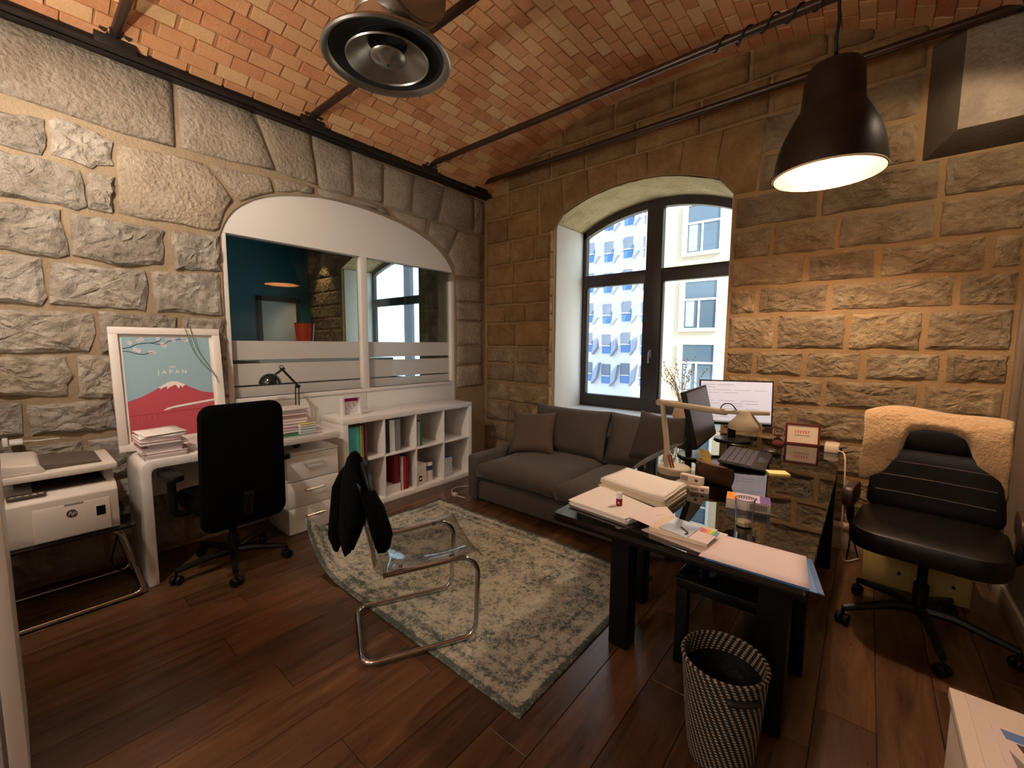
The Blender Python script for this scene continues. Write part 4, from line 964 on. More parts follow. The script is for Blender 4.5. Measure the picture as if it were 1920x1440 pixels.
# office chair at the white desk, facing the wall (local +x is forward)
t = thing('office_chair', 'black fabric office chair turned towards the white desk', 'office chair', (-3.11, .87, 0), PI+.06)
star_base(t, .31, .10, black_plastic, .30)
MB().lathe([(.035, .08), (.035, .20), (.024, .21), (.024, .40)], 20).build('gas_column', black_plastic, t, smooth='auto')
MB().box(-.14, .12, -.10, .10, .395, .43).build('mechanism', black_plastic, t, bevel=.01)
slab('seat', black_fabric, t, .48, .48, .085, .09, lambda x, y, z: Vector((x+.01, y, z+.475)))
slab('backrest', black_fabric, t, .76, .475, .06, .07, lambda x, y, z: Vector((-.215-.02*math.cos(x*3)-z+.10*max(0, -(x+.1))*.5-.03*(x+.36), y*(1-.06*(x+.36)), x+.715)))
MB().tube([(-.12, 0, .41), (-.25, 0, .42), (-.285, 0, .55)], .028, 8).build('back_bracket', black_plastic, t)
for s in (-1, 1):
    MB().tube(round_path([(.0, s*.22, .43), (.0, s*.30, .43), (.0, s*.305, .66)], .05), .022, 8).build('arm_post', black_plastic, t, smooth='auto')
    MB().prism(round_rect(-.12, .13, s*.305-.04, s*.305+.04, .035), lambda u, v, d: Vector((u, v, d)), .655, .69).build('arm_pad', black_plastic, t, bevel=.008)
# ---------------------------------------------------------------- sofa below the window
def fabric(name, c, scale=260, var=.12):
    t = NT(name); v = t.coords(); n = t.noise(v, 7, 5); w = t.noise(v, scale, 3, .7)
    col = t.mix(n, tuple(x*(1-var) for x in c[:3])+(1,), tuple(x*(1+var) for x in c[:3])+(1,))
    t.set(color=col, rough=.95, sheen=.12, spec=.08, normal=t.bump(w, .35, .002)); MATS[name] = t.m; return t.m
sofa_m = fabric('sofa_cloth', rgb(76, 70, 66))
def pillow(nm, mat, parent, c, size, rot=None, puff=1.0, seed=0, pinch=.06, nu=13, nv=13):
    """soft cushion: box with bulging faces, centre c, size (x,y,z)"""
    sx, sy, sz = (s/2 for s in size); R = rot or Matrix.Identity(3); vs = []; fs = []
    def shape(u, v, s):
        e = (1-abs(u)**3.0)*(1-abs(v)**3.0)
        k = 1-pinch*(1-abs(u)**2)*abs(v)**4; k2 = 1-pinch*(1-abs(v)**2)*abs(u)**4
        z = s*sz*(.45+.55*e**.35*puff) + .012*mnoise.noise(Vector((u*1.7+seed, v*1.7, s*3)))
        return R @ Vector((u*sx*k2, v*sy*k, z)) + Vector(c)
    mb = MB()
    for s in (-1, 1): mb.grid(nu, nv, lambda i, j: shape(2*i-1, 2*j-1, s))
    # side strip
    per = [(i/(nu-1)*2-1, -1) for i in range(nu)] + [(1, j/(nv-1)*2-1) for j in range(1, nv)] + [(1-i/(nu-1)*2, 1) for i in range(1, nu)] + [(-1, 1-j/(nv-1)*2) for j in range(1, nv-1)]
    n = len(per); o = len(mb.v)
    for s in (-1, 0, 1):
        for u, v in per:
            if s: p = shape(u, v, s)
            else: p = (shape(u, v, 1)+shape(u, v, -1))/2 + R @ Vector((u*.012 if abs(u) == 1 else 0, v*.012 if abs(v) == 1 else 0, 0))
            mb.v.append(tuple(p))
    for r in range(2):
        for k in range(n): mb.f.append((o+r*n+k, o+r*n+(k+1) % n, o+(r+1)*n+(k+1) % n, o+(r+1)*n+k))
    return mb.build(nm, mat, parent, smooth=True, merge=.0008)
t = room_thing('sofa', 'dark grey brown fabric sofa below the window', 'sofa', (-1.85, 3.2, 0))
MB().box(-2.76, -.94, 2.70, 3.74, .035, .20).build('base', sofa_m, t, bevel=.02, bseg=3)
MB().box(-2.77, -2.655, 2.66, 3.76, .035, .44).build('armrest', sofa_m, t, bevel=.03, bseg=4)
pillow('armrest', sofa_m, t, (-1.06, 3.16, .56), (.22, 1.16, .24), puff=1.0, seed=4)
MB().box(-1.16, -.97, 2.68, 3.74, .035, .48).build('armrest_side', sofa_m, t, bevel=.03, bseg=3)
MB().box(-2.76, -.94, 3.56, 3.77, .19, .60).build('back', sofa_m, t, bevel=.03, bseg=3)
pillow('seat_cushion', sofa_m, t, (-2.215, 3.13, .31), (.86, .92, .23), seed=1, puff=.8, pinch=.02); pillow('seat_cushion', sofa_m, t, (-1.46, 3.13, .30), (.66, .93, .22), seed=2, puff=.8, pinch=.02)
rotb = Matrix.Rotation(1.22, 3, 'X')
pillow('back_cushion', sofa_m, t, (-2.22, 3.53, .60), (.84, .46, .2), rotb, seed=5); pillow('back_cushion', sofa_m, t, (-1.45, 3.53, .60), (.66, .46, .2), rotb, seed=6)
pl = pillow('throw_pillow', fabric('pillow_brown', rgb(86, 72, 64)), None, (-2.48, 3.28, .585), (.42, .42, .15), Matrix.Rotation(.5, 3, 'Z') @ Matrix.Rotation(1.0, 3, 'X'), seed=8, pinch=.12)
tag(pl, 'brown square cushion in the left corner of the sofa', 'cushion')
pl = pillow('throw_pillow', fabric('pillow_dark', rgb(62, 54, 50)), None, (-1.30, 3.47, .66), (.46, .44, .16), Matrix.Rotation(-.25, 3, 'Z') @ Matrix.Rotation(1.15, 3, 'X'), seed=9, pinch=.12)
tag(pl, 'dark square cushion at the right end of the sofa', 'cushion')
# ---------------------------------------------------------------- cable reel on the floor by the sofa
t = room_thing('extension_cord', 'white extension cord with a plug lying beside the sofa', 'cord', (-2.95, 2.85, 0))
MB().tube(round_path([(-2.80, 3.0, .008), (-3.05, 2.95, .008), (-3.12, 2.78, .008), (-2.98, 2.66, .008), (-2.82, 2.68, .008)], .12), .005, 6).build('cord', plain('cord_white', rgb(206, 198, 188), 0.5), t, smooth=True)
MB().box(-2.97, -2.92, 2.65, 2.69, 0, .03).build('plug', MATS['cord_white'], t, bevel=.006)
t = thing('cable_reel', 'pale yellow round cable box on the floor beside the sofa', 'cable box', (-2.93, 3.08, 0))
MB().lathe([(0, 0), (.07, 0), (.075, .008), (.075, .03), (.065, .038), (0, .04)], 28).build('body', plain('reel_yellow', rgb(196, 176, 116), 0.5), t, smooth='auto'); MB().lathe([(0, .04), (.02, .04), (.02, .045), (0, .046)], 16).build('knob', MATS['reel_yellow'], t, smooth='auto')
# ---------------------------------------------------------------- rug
def rug_mat():
    t = NT('rug_weave'); tc = t.node('ShaderNodeTexCoord'); v = tc.outputs['Object']
    mp = t.node('ShaderNodeMapping'); t.link(v, mp.inputs['Vector']); V = mp.outputs[0]
    sx = t.node('ShaderNodeSeparateXYZ'); t.link(v, sx.inputs[0])
    ax = t.math('ABSOLUTE', sx.outputs[0]); ay = t.math('ABSOLUTE', sx.outputs[1])
    ex = t.math('SUBTRACT', 1.018, ax); ey = t.math('SUBTRACT', .665, ay); e = t.math('MINIMUM', ex, ey)      # distance to the edge
    n1 = t.noise(V, 5.5, 6, .65, .6); n2 = t.noise(V, 78, 6, .75, .5); n3 = t.noise(V, 110, 3, .6)
    # faded ornament: interfering rings round a centre medallion plus scrolls
    vo = t.node('ShaderNodeTexVoronoi', feature='DISTANCE_TO_EDGE'); vo.inputs['Scale'].default_value = 11; t.link(V, vo.inputs['Vector'])
    vo2 = t.node('ShaderNodeTexVoronoi', feature='F1'); vo2.inputs['Scale'].default_value = 26; t.link(V, vo2.inputs['Vector'])
    d = t.math('SQRT', t.math('ADD', t.math('MULTIPLY', t.math('POWER', ax, 2.0), .55), t.math('POWER', ay, 2.0)))
    ring = t.math('SINE', t.math('MULTIPLY', t.math('ADD', d, t.math('MULTIPLY', n1, .35)), 30))
    n4 = t.noise(V, 24, 6, .7, 1.2)
    orn = t.math('ADD', t.math('MULTIPLY', n2, .75), t.math('MULTIPLY', n4, .75))
    orn = t.math('ADD', orn, t.math('ADD', t.math('MULTIPLY', t.math('SUBTRACT', n1, .5), .45), t.math('MULTIPLY', ring, .035)))
    orn = t.math('ADD', orn, t.math('MULTIPLY', t.math('SUBTRACT', vo2.outputs['Distance'], .4), .12))
    stripe = t.math('SINE', t.math('MULTIPLY', e, 85)); bmask = t.math('LESS_THAN', e, .17)
    orn = t.math('SUBTRACT', orn, t.math('MULTIPLY', t.math('MULTIPLY', stripe, bmask), .05))
    orn = t.math('SUBTRACT', orn, t.math('MULTIPLY', bmask, .03))
    orn = t.math('SUBTRACT', orn, t.math('MULTIPLY', t.math('LESS_THAN', e, .03), .12))
    col = t.ramp(orn, [(.58, rgb(58, 66, 70)), (.67, rgb(104, 110, 108)), (.76, rgb(166, 160, 147)), (.90, rgb(194, 185, 170))])
    tint = t.mix(t.math('MULTIPLY', n1, .35), col, rgb(146, 150, 132))
    t.set(color=tint, rough=.98, spec=.05, normal=t.bump(n3, .5, .004)); MATS['rug_weave'] = t.m; return t.m
RC = (-1.963, 1.848); rw, rh = 1.018, .665
def rugf(i, j, top=True):
    x = -rw+2*rw*i; y = -rh+2*rh*j; z = .009 + .002*mnoise.noise(Vector((x*2, y*2, 0)))
    # the near left corner curls up
    q = max(0.0, (-(x+rw-.34) - (y+rh-.34))) / .34; lift = .075*q*q
    x += .06*q*q
    if x < -rw+.2: z += .012*max(0, math.sin((y+rh)*3))*(-rw+.2-x)/.2
    return Vector((x, y, z+lift))
o = MB().grid(60, 44, rugf).build('rug', rug_mat(), None, smooth=True, loc=(RC[0], RC[1], 0))
s = o.modifiers.new('solid', 'SOLIDIFY'); s.thickness = .009; s.offset = -1
tag(o, 'faded grey green oriental rug with one curled corner', 'rug')
# ---------------------------------------------------------------- transparent cantilever chair
fwd = Vector((.45, .893, 0)).normalized(); sd_ = Vector((.893, -.45, 0)).normalized()      # forward and right
ang = math.atan2(fwd.y, fwd.x)
t = thing('cantilever_chair', 'transparent plastic chair on a chrome cantilever tube frame', 'chair', (-1.70, 1.29, .011), ang)
# local: x forward, y left
hw = .225
loop = [(-.20, .20, .40), (.19, hw, .425), (.245, hw, .36), (.23, hw, .012), (-.30, hw, .012), (-.30, -hw, .012), (.23, -hw, .012), (.245, -hw, .36), (.19, -hw, .425), (-.20, -.20, .40)]
MB().tube(round_path(loop, .075, 7), .0125, 12).build('tube_frame', chrome, t, smooth='auto')
clear = see_glass('smoked_plastic', (.74, .73, .72, 1), 1.49, .03, .03)
def shell_f(i, j):
    s = i; v = 2*j-1
    if s < .08: x = .26-.02*(s/.08); z = .405+.03*(s/.08)                                   # front lip
    elif s < .5: k = (s-.08)/.42; x = .24-.40*k; z = .437-.028*math.sin(k*PI*.8)-.012*k
    elif s < .62:
        k = (s-.5)/.12; a = k*1.35; x = -.16-.09*math.sin(a); z = .409+.09*(1-math.cos(a))
    else: k = (s-.62)/.38; x = -.248-.062*k; z = .48+.36*k
    w = .235-.015*max(0, s-.6)
    z += .018*abs(v)**3*(1 if s < .5 else 0); x += .02*abs(v)**3*(1 if s > .6 else 0)
    return Vector((x, v*w, z))
MB().grid(36, 14, shell_f).build('seat_shell', clear, t, smooth=True, solid=.006)
for y in (-.2, .2):
    for x in (.12, -.12): MB().lathe([(0, 0), (.012, 0), (.012, .012), (0, .014)], 12, (x, y, .428)).build('fixing_screw', chrome, t)
# black jacket over its back
t2 = thing('jacket', 'black jacket draped over the back of the transparent chair', 'jacket', (-1.70, 1.29, .011), ang)
cloth = plain('jacket_black', rgb(4, 4, 5), .9, bump=(90, .3, .004), spec=.1)
def loft(secs, n=28, seed=0, amp=.012):
    vs = []; fs = []
    for k, (cx, cy, z, rx, ry) in enumerate(secs):
        for j in range(n):
            a = 2*PI*j/n; c, s = math.cos(a), math.sin(a)
            f = 1+.10*mnoise.noise(Vector((c*1.6+seed, s*1.6, z*5)))
            x = cx+rx*f*abs(c)**.8*(1 if c > 0 else -1); y = cy+ry*f*abs(s)**.8*(1 if s > 0 else -1)
            zz = z+amp*2*mnoise.noise(Vector((c*2, s*2+seed, z*3)))
            vs.append((x, y, zz))
    m = len(secs)
    for i in range(m-1):
        for j in range(n): fs.append((i*n+j, i*n+(j+1) % n, (i+1)*n+(j+1) % n, (i+1)*n+j))
    fs.append(tuple(range(n-1, -1, -1))); fs.append(tuple((m-1)*n+j for j in range(n)))
    return MB().add(vs, fs)
loft([(-.30, .0, .925, .012, .03), (-.30, 0, .90, .03, .055), (-.30, 0, .865, .042, .10), (-.302, 0, .82, .05, .19), (-.305, 0, .76, .058, .235), (-.312, .0, .68, .06, .24), (-.322, .03, .60, .05, .225), (-.335, .05, .53, .042, .19), (-.34, .05, .49, .03, .17)], seed=1).build('body', cloth, t2, smooth=True)
loft([(-.325, .20, .79, .035, .05), (-.36, .225, .70, .042, .06), (-.375, .215, .58, .042, .095), (-.388, .19, .47, .040, .115), (-.39, .18, .425, .026, .10)], seed=3).build('sleeve', cloth, t2, smooth=True)
loft([(-.26, -.20, .80, .035, .045), (-.23, -.228, .72, .042, .05), (-.205, -.232, .62, .045, .055), (-.20, -.225, .55, .03, .045)], seed=5).build('sleeve', cloth, t2, smooth=True)
loft([(-.258, -.02, .89, .022, .09), (-.25, -.03, .84, .026, .14), (-.235, -.06, .74, .022, .16), (-.222, -.08, .66, .015, .13), (-.218, -.08, .62, .01, .1)], seed=7).build('lapel', plain('jacket_lining', rgb(12, 12, 13), .45, spec=.3), t2, smooth=True)
def real_glass(name, c, ior=1.45):
    t = NT(name); t.set(color=c, rough=0.0, trans=1.0, ior=ior); MATS[name] = t.m; return t.m
# ---------------------------------------------------------------- glass desk
DZ = .74
t = room_thing('glass_desk', 'large dark glass desk on black posts', 'desk', (-.54, 2.6, 0))
tint = see_glass('desk_glass', (.20, .22, .20, 1), 1.52, .0, .09)
MB().prism(round_rect(-.99, -.092, 1.462, 3.745, .012), lambda u, v, d: Vector((u, v, d)), DZ-.016, DZ).build('glass_top', tint, t)
edge = plain('glass_edge', rgb(20, 30, 28), .08, spec=.7)
blk = plain('desk_black', rgb(9, 8, 8), .4, spec=.25)
MB().box(-.988, -.094, 1.463, 1.475, DZ-.036, DZ-.0165).build('edge_rail', blk, t, bevel=.002)
MB().box(-.988, -.970, 1.475, 3.74, DZ-.03, DZ-.0165).build('edge_rail', blk, t, bevel=.002); MB().box(-.112, -.094, 1.475, 3.74, DZ-.03, DZ-.0165).build('edge_rail', blk, t, bevel=.002)
for x0, x1, y0, y1 in ((-.885, -.79, 1.80, 1.90), (-.255, -.155, 1.74, 1.84), (-.935, -.875, 2.20, 2.28), (-.19, -.13, 2.15, 2.23), (-.93, -.86, 3.36, 3.44), (-.17, -.10, 3.36, 3.44)):
    MB().box(x0, x1, y0, y1, .0, DZ-.03).build('leg', blk, t, bevel=.006)
MB().box(-.90, -.15, 1.81, 1.85, .655, .705).build('cross_rail', blk, t, bevel=.003); MB().box(-.90, -.13, 3.38, 3.42, .655, .705).build('cross_rail', blk, t, bevel=.003)
MB().box(-.56, -.50, 1.85, 3.38, .655, .70).build('centre_rail', blk, t, bevel=.003)
# low black table under it
t = room_thing('side_table', 'low black side table standing under the glass desk', 'table', (-.43, 2.24, 0))
MB().box(-.60, -.27, 1.89, 2.58, .36, .40).build('frame', blk, t, bevel=.003); MB().box(-.605, -.265, 1.885, 2.585, .4005, .41).build('glass_top', plain('black_glass', rgb(14, 16, 16), .05, spec=.8), t, bevel=.002)
for x in (-.60, -.32):
    for y in (1.89, 2.53): MB().box(x, x+.05, y, y+.05, 0, .36).build('leg', blk, t, bevel=.003)

# ---------------------------------------------------------------- monitors
def monitor(label, x, y, rz, w, h, zc, lit, portrait=False, tilt=-.08):
    t = thing('monitor', label, 'monitor', (x, y, DZ), rz)      # screen faces local -y
    MB().lathe([(0, 0), (.125, 0), (.13, .006), (.125, .014), (.05, .02), (0, .021)], 40).xform(Matrix.Translation((0, .03, 0)) @ Matrix.Scale(.8, 4, (0, 1, 0))).build('base', plain('monitor_base', rgb(30, 30, 32), .25), t, smooth='auto')
    MB().box(-.028, .028, .05, .085, .012, zc+.04).build('stand', black_plastic, t, bevel=.006)
    MB().box(-.05, .05, .02, .085, zc-.05, zc+.05).build('mount', black_plastic, t, bevel=.006)
    m = Matrix.Translation((0, 0, zc)) @ Matrix.Rotation(tilt, 4, 'X')
    MB().box(-w/2, w/2, -.004, .026, -h/2, h/2, m).build('housing', black_plastic, t, bevel=.004)
    scr = emit('screen_white', rgb(186, 184, 196), .45) if lit else plain('screen_off', rgb(20, 18, 19), .25, spec=.2)
    s = MB().box(-w/2+.01, w/2-.01, -.0055, -.0045, -h/2+.018, h/2-.01, m).build('screen', scr, t)
    if lit:
        ink = plain('screen_ink', rgb(120, 118, 132), .6); rr = random.Random(3)
        for k in range(13):
            z = h/2-.035-k*(h-.075)/13
            x0 = -w/2+.03; n = rr.randint(1, 4)
            for q in range(n):
                L = rr.uniform(.02, .12)
                if x0+L > w/2-.02: break
                MB().box(x0, x0+L, -.0062, -.0056, z, z+.0022, m).build('screen_text', ink, s); x0 += L+rr.uniform(.01, .05)
        MB().box(-w/2+.01, w/2-.01, -.0062, -.0056, -h/2+.018, -h/2+.03, m).build('task_bar', plain('task_bar', rgb(150, 150, 176), .5), s)
        MB().box(-.02, .02, -.0052, -.0042, -h/2+.005, -h/2+.012, m).build('brand_mark', plain('mark_grey', rgb(140, 140, 144), .4), t)
    return t
monitor('black landscape monitor with a white page on its screen', -.735, 3.47, .42, .50, .335, .29, True, tilt=-.08)
m2 = monitor('black monitor seen from the side with its dark screen angled', -.79, 2.83, 1.64, .56, .345, .275, False, tilt=-.24)
n = room_thing('sticky_note', 'yellow sticky note hanging from the lower corner of the side-on monitor', 'note', (-.72, 2.62, .77))
MB().grid(5, 5, lambda i, j: Vector((-.735+.055*i+.02*j, 2.62+.01*i, .845-.075*j-.012*i))).build('sheet', plain('sticky_yellow', rgb(232, 196, 92), .75), n, solid=.0012)
MB().box(-.715, -.70, 2.619, 2.62, .80, .802).build('pen_mark', plain('pen_brown', rgb(120, 90, 40), .8), n)
# ---------------------------------------------------------------- keyboard, mouse, note block, hourglass, frame, charger
t = thing('keyboard', 'dark brown sloping keyboard in front of the landscape monitor', 'keyboard', (-.54, 2.915, DZ), .07)
kb = plain('keyboard_brown', rgb(38, 29, 26), .45); kt = plain('key_brown', rgb(62, 48, 42), .35)
mt = Matrix.Translation((0, 0, .014)) @ Matrix.Rotation(.07, 4, 'Y')
MB().prism(round_rect(-.125, .125, -.225, .225, .015), lambda u, v, d: mt @ Vector((u, v, d)), 0, .012).build('body', kb, t, bevel=.003)
MB().box(-.115, -.095, -.2, .2, 0.0, .018).build('foot', kb, t); MB().box(.10, .115, -.2, .2, 0, .006).build('foot', kb, t)
for i in range(5):
    for j in range(13):
        MB().box(-.112+.034*i, -.083+.034*i, -.212+.0327*j, -.184+.0327*j, .012, .0165, mt).build('key', kt, t)
MB().box(.068, .118, -.06, .06, .0122, .0128, mt).build('touch_pad', plain('pad_dark', rgb(30, 24, 22), .3), t)
t = thing('computer_mouse', 'black computer mouse right of the keyboard', 'mouse', (-.445, 3.22, DZ), .4)
MB().lathe([(0, .032), (.012, .031), (.024, .026), (.030, .016), (.032, .004), (.030, 0), (0, 0)], 24, cap=False).xform(Matrix.Scale(1.7, 4, (1, 0, 0))).build('shell', plain('mouse_black', rgb(24, 20, 19), .35), t, smooth='auto')
MB().tube([(.02, -.004, .031), (.032, -.004, .029)], .004, 6).build('scroll_wheel', black_plastic, t)
t = thing('note_block', 'yellow note block lying on the glass desk', 'note block', (-.345, 2.735, DZ), .5)
MB().box(-.052, .052, -.038, .038, 0, .010).build('block', plain('note_yellow', rgb(232, 214, 120), .75), t); MB().box(-.052, .052, -.038, .038, .0101, .0108).build('top_sheet', plain('note_pale', rgb(240, 226, 150), .75), t)
t = thing('hourglass', 'small glass hourglass with reddish sand near the wall end of the desk', 'hourglass', (-.455, 3.52, DZ))
gl = real_glass('thin_glass', (.97, .97, .97, 1), 1.3)
MB().lathe([(0, 0), (.03, .002), (.036, .025), (.028, .05), (.008, .062), (.008, .066), (.028, .078), (.036, .103), (.03, .126), (0, .128)], 28, cap=False).build('glass', gl, t, smooth=True)
MB().lathe([(0, .004), (.026, .006), (.03, .02), (.012, .034), (0, .036)], 20, cap=False).build('sand', plain('sand_red', rgb(160, 80, 62), .9), t, smooth=True); MB().lathe([(.001, .066), (.02, .078), (.024, .086), (0, .088)], 20, cap=False).build('sand', MATS['sand_red'], t, smooth=True)
t = thing('picture_frame', 'small dark red frame with red lettering leaning against the back wall', 'picture frame', (-.325, 3.675, DZ), .30)
t.rotation_euler = (-.10, 0, .18)
fy = lambda x0, x1, z0, z1, d0=-.008, d1=.008: MB().box(x0, x1, d0, d1, z0, z1)
MB().box(-.105, .105, -.008, .008, 0, .012).box(-.105, .105, -.008, .008, .138, .15).box(-.105, -.092, -.008, .008, .012, .138).box(.092, .105, -.008, .008, .012, .138).build('frame', plain('frame_wine', rgb(96, 22, 26), .35), t)
MB().box(-.092, .092, -.002, .006, .012, .138).build('card', plain('card_cream', rgb(226, 206, 180), .7), t)
rm = plain('ink_red', rgb(206, 92, 84), .7); dk = plain('ink_dark', rgb(90, 70, 60), .7)
for k in range(6):
    x = -.045+.0155*k
    MB().box(x, x+.004, -.0035, -.0022, .078, .102).box(x+.004, x+.011, -.0035, -.0022, .098, .102).box(x+.004, x+.010, -.0035, -.0022, .087+.003*(k % 2), .091+.003*(k % 2)).build('red_lettering', rm, t)
for k in range(9): MB().box(-.045+.0105*k, -.038+.0105*k, -.0035, -.0022, .064, .069).build('small_lettering', dk, t)
MB().tube([(0, .008, .1), (0, .05, .005)], .004, 6).build('stand_strut', black_plastic, t)
t = room_thing('power_strip', 'white power socket block with a cable on the desk corner by the wall', 'socket', (-.15, 3.60, DZ))
MB().prism(round_rect(-.185, -.105, 3.52, 3.67, .01), lambda u, v, d: Vector((u, v, d)), DZ, DZ+.05).build('block', plain('plug_cream', rgb(222, 204, 182), .45), t, bevel=.006)
MB().tube(round_path([(-.12, 3.53, DZ+.02), (-.07, 3.45, DZ+.03), (-.06, 3.35, DZ-.10), (-.055, 3.34, .3), (-.04, 3.5, .012), (.05, 3.65, .012)], .08), .0042, 8).build('cable', MATS['plug_cream'], t, smooth=True)
# ---------------------------------------------------------------- beige task lamp
t = room_thing('task_lamp', 'beige task lamp with a long arm and bell shaped head on the glass desk', 'lamp', (-.80, 2.385, DZ))
bg_ = plain('lamp_beige', rgb(176, 164, 138), .4)
MB().lathe([(0, 0), (.088, 0), (.09, .006), (.09, .028), (.084, .034), (0, .034)], 40, (-.80, 2.385, DZ)).build('base', bg_, t, smooth='auto')
MB().tube([(-.838, 2.375, DZ+.03), (-.846, 2.385, .90), (-.885, 2.40, 1.125)], [.016, .0155, .0145], 12).build('lower_arm', bg_, t, smooth='auto')
MB().tube([(-.80, 2.345, DZ+.03), (-.825, 2.36, DZ+.10)], .006, 6).build('spring', plain('spring_copper', rgb(176, 110, 76), .35, .8), t); MB().tube([(-.79, 2.355, DZ+.03), (-.815, 2.37, DZ+.10)], .006, 6).build('spring', MATS['spring_copper'], t)
MB().tube([(-.90, 2.40, 1.128), (-.885, 2.40, 1.128), (-.56, 2.42, 1.105), (-.545, 2.42, 1.104)], [.012, .017, .017, .012], 12).build('upper_arm', bg_, t, smooth='auto')
MB().tube([(-.90, 2.382, 1.13), (-.90, 2.418, 1.13)], .018, 12).build('elbow_joint', bg_, t)
MB().tube([(-.55, 2.42, 1.108), (-.45, 2.425, 1.113), (-.355, 2.43, 1.12)], [.010, .013, .011], 10).build('head_handle', bg_, t, smooth='auto')
MB().lathe([(0, .075), (.025, .074), (.034, .06), (.052, .035), (.074, .012), (.08, -.01), (.078, -.016), (.07, 0), (.045, .03), (0, .05)], 36, (-.462, 2.425, 1.045), cap=False).build('shade', bg_, t, smooth='auto')
MB().tube(round_path([(-.585, 2.42, 1.115), (-.57, 2.42, 1.15), (-.53, 2.42, 1.155), (-.50, 2.42, 1.115)], .03), .003, 6).build('cord_loop', black_plastic, t, smooth=True)
# ---------------------------------------------------------------- pouch, small boxes, medicine box, tumbler, nail polish
t = thing('pencil_pouch', 'brown fabric pencil pouch standing open on the glass desk', 'pouch', (-.575, 2.335, DZ), -.10)
pf = stone_mat('pouch_fabric', rgb(40, 26, 18), rgb(84, 58, 40), rgb(150, 118, 88), .25, 60)
loft([(0, 0, .002, .085, .022), (0, 0, .03, .095, .03), (.002, 0, .06, .098, .024), (.0, 0, .085, .092, .014), (0, 0, .092, .085, .008)], seed=2, amp=.003).build('body', pf, t, smooth=True)
MB().tube([(-.088, -.008, .108), (0, -.004, .096), (.09, .004, .082)], .007, 8).build('zip_band', plain('zip_tan', rgb(186, 146, 104), .6), t, smooth=True)
sb_ = plain('box_cream', rgb(222, 206, 188), .6); ik = plain('box_ink', rgb(80, 66, 60), .7)
def smallbox(label, x, y, z, rz, w, d, h, dark=False):
    t = thing('carton_box', label, 'box', (x, y, z), rz)
    MB().box(-w/2, w/2, -d/2, d/2, 0, h).build('box', sb_, t, bevel=.001)
    for k in range(6): MB().box(-w/2+.006+.006*k, -w/2+.009+.006*k, -d/2-.0006, -d/2, .008, h-.006).build('print_line', ik, t)
    MB().box(w/2-.035, w/2-.02, -d/2-.0006, -d/2, h*.35, h*.7).build('print_emblem', ik, t)
smallbox('small cream box at the bottom left of the three boxes by the pouch', -.67, 2.165, DZ, -.12, .075, .03, .028)
smallbox('small cream box at the bottom right of the three boxes by the pouch', -.59, 2.14, DZ, .18, .085, .035, .028)
smallbox('cream box lying on top of the two small boxes by the pouch', -.635, 2.17, DZ+.0285, -.15, .11, .03, .038)
t = thing('medicine_box', 'flat box with an orange and purple printed top on the glass desk', 'box', (-.365, 2.075, DZ), .18)
MB().box(-.085, .085, -.05, .05, 0, .042).build('box', plain('box_grey', rgb(196, 188, 184), .5), t, bevel=.001)
MB().box(-.0848, -.05, -.0498, .0498, .0421, .0426).build('orange_panel', plain('panel_orange', rgb(232, 150, 40), .5), t); MB().box(.045, .0848, -.0498, .0498, .0421, .0426).build('purple_panel', plain('panel_purple', rgb(112, 78, 156), .5), t); MB().box(-.05, .045, -.0498, .0498, .0421, .0426).build('lilac_panel', plain('panel_lilac', rgb(206, 190, 206), .5), t)
for k in range(7): MB().box(-.045+.012*k, -.038+.012*k, -.02, .012, .0427, .0431).build('lettering', plain('ink_plum', rgb(70, 40, 62), .6), t)
for k in range(9): MB().box(.02+.006*k, .023+.006*k, -.0507, -.0501, .008, .034).build('barcode', ik, t)
t = thing('tumbler', 'ribbed clear glass tumbler with a little pale drink', 'glass', (-.335, 1.845, DZ))
MB().lathe([(0, .006), (.026, .006), (.033, .112), (.0345, .1135), (.036, .112), (.029, .0), (0, .0)], 32, cap=False).build('glass', real_glass('tumbler_glass', (.97, .98, .99, 1)), t, smooth='auto')
MB().lathe([(0, .005), (.0255, .005), (.0265, .022), (0, .023)], 28, cap=False).build('drink', plain('drink_cream', rgb(222, 200, 160), .3), t, smooth='auto')
for k in range(16):
    a = k*2*PI/16; MB().tube([(.0292*math.cos(a), .0292*math.sin(a), .004), (.0335*math.cos(a), .0335*math.sin(a), .07)], .0012, 4).build('rib', MATS['tumbler_glass'], t)
def sheet_mesh(nm, poly, z, th, mat, parent): return MB().prism(poly, lambda u, v, d: Vector((u, v, d)), z, z+th).build(nm, mat, parent)
pinkp = plain('paper_pink', rgb(234, 218, 220), .8); creamp = plain('paper_cream', rgb(230, 214, 190), .8)
# bound bundle of papers
t = room_thing('paper_bundle', 'thick bundle of creased white papers at the window side of the desk', 'paper', (-.82, 1.97, DZ))
q = [(-.995, 1.885), (-.635, 1.80), (-.63, 2.065), (-.965, 2.135)]
for k in range(9):
    o_ = [(u+rnd.uniform(-.008, .008), v+rnd.uniform(-.008, .008)) for u, v in q]
    mb = MB()
    def fn(i, j, o_=o_, k=k):
        a = Vector(o_[0]).lerp(Vector(o_[1]), i); b = Vector(o_[3]).lerp(Vector(o_[2]), i); p = a.lerp(b, j)
        return Vector((p.x, p.y, DZ+.0035+k*.0052+ (.003*mnoise.noise(Vector((p.x*14, p.y*9, k*.3))) if k > 3 else 0) + max(0, i-.75)*.03*(k/8)))
    mb.grid(14, 8, fn).build('sheet', (paper if k > 6 else creamp), t, smooth=True, solid=.0046)
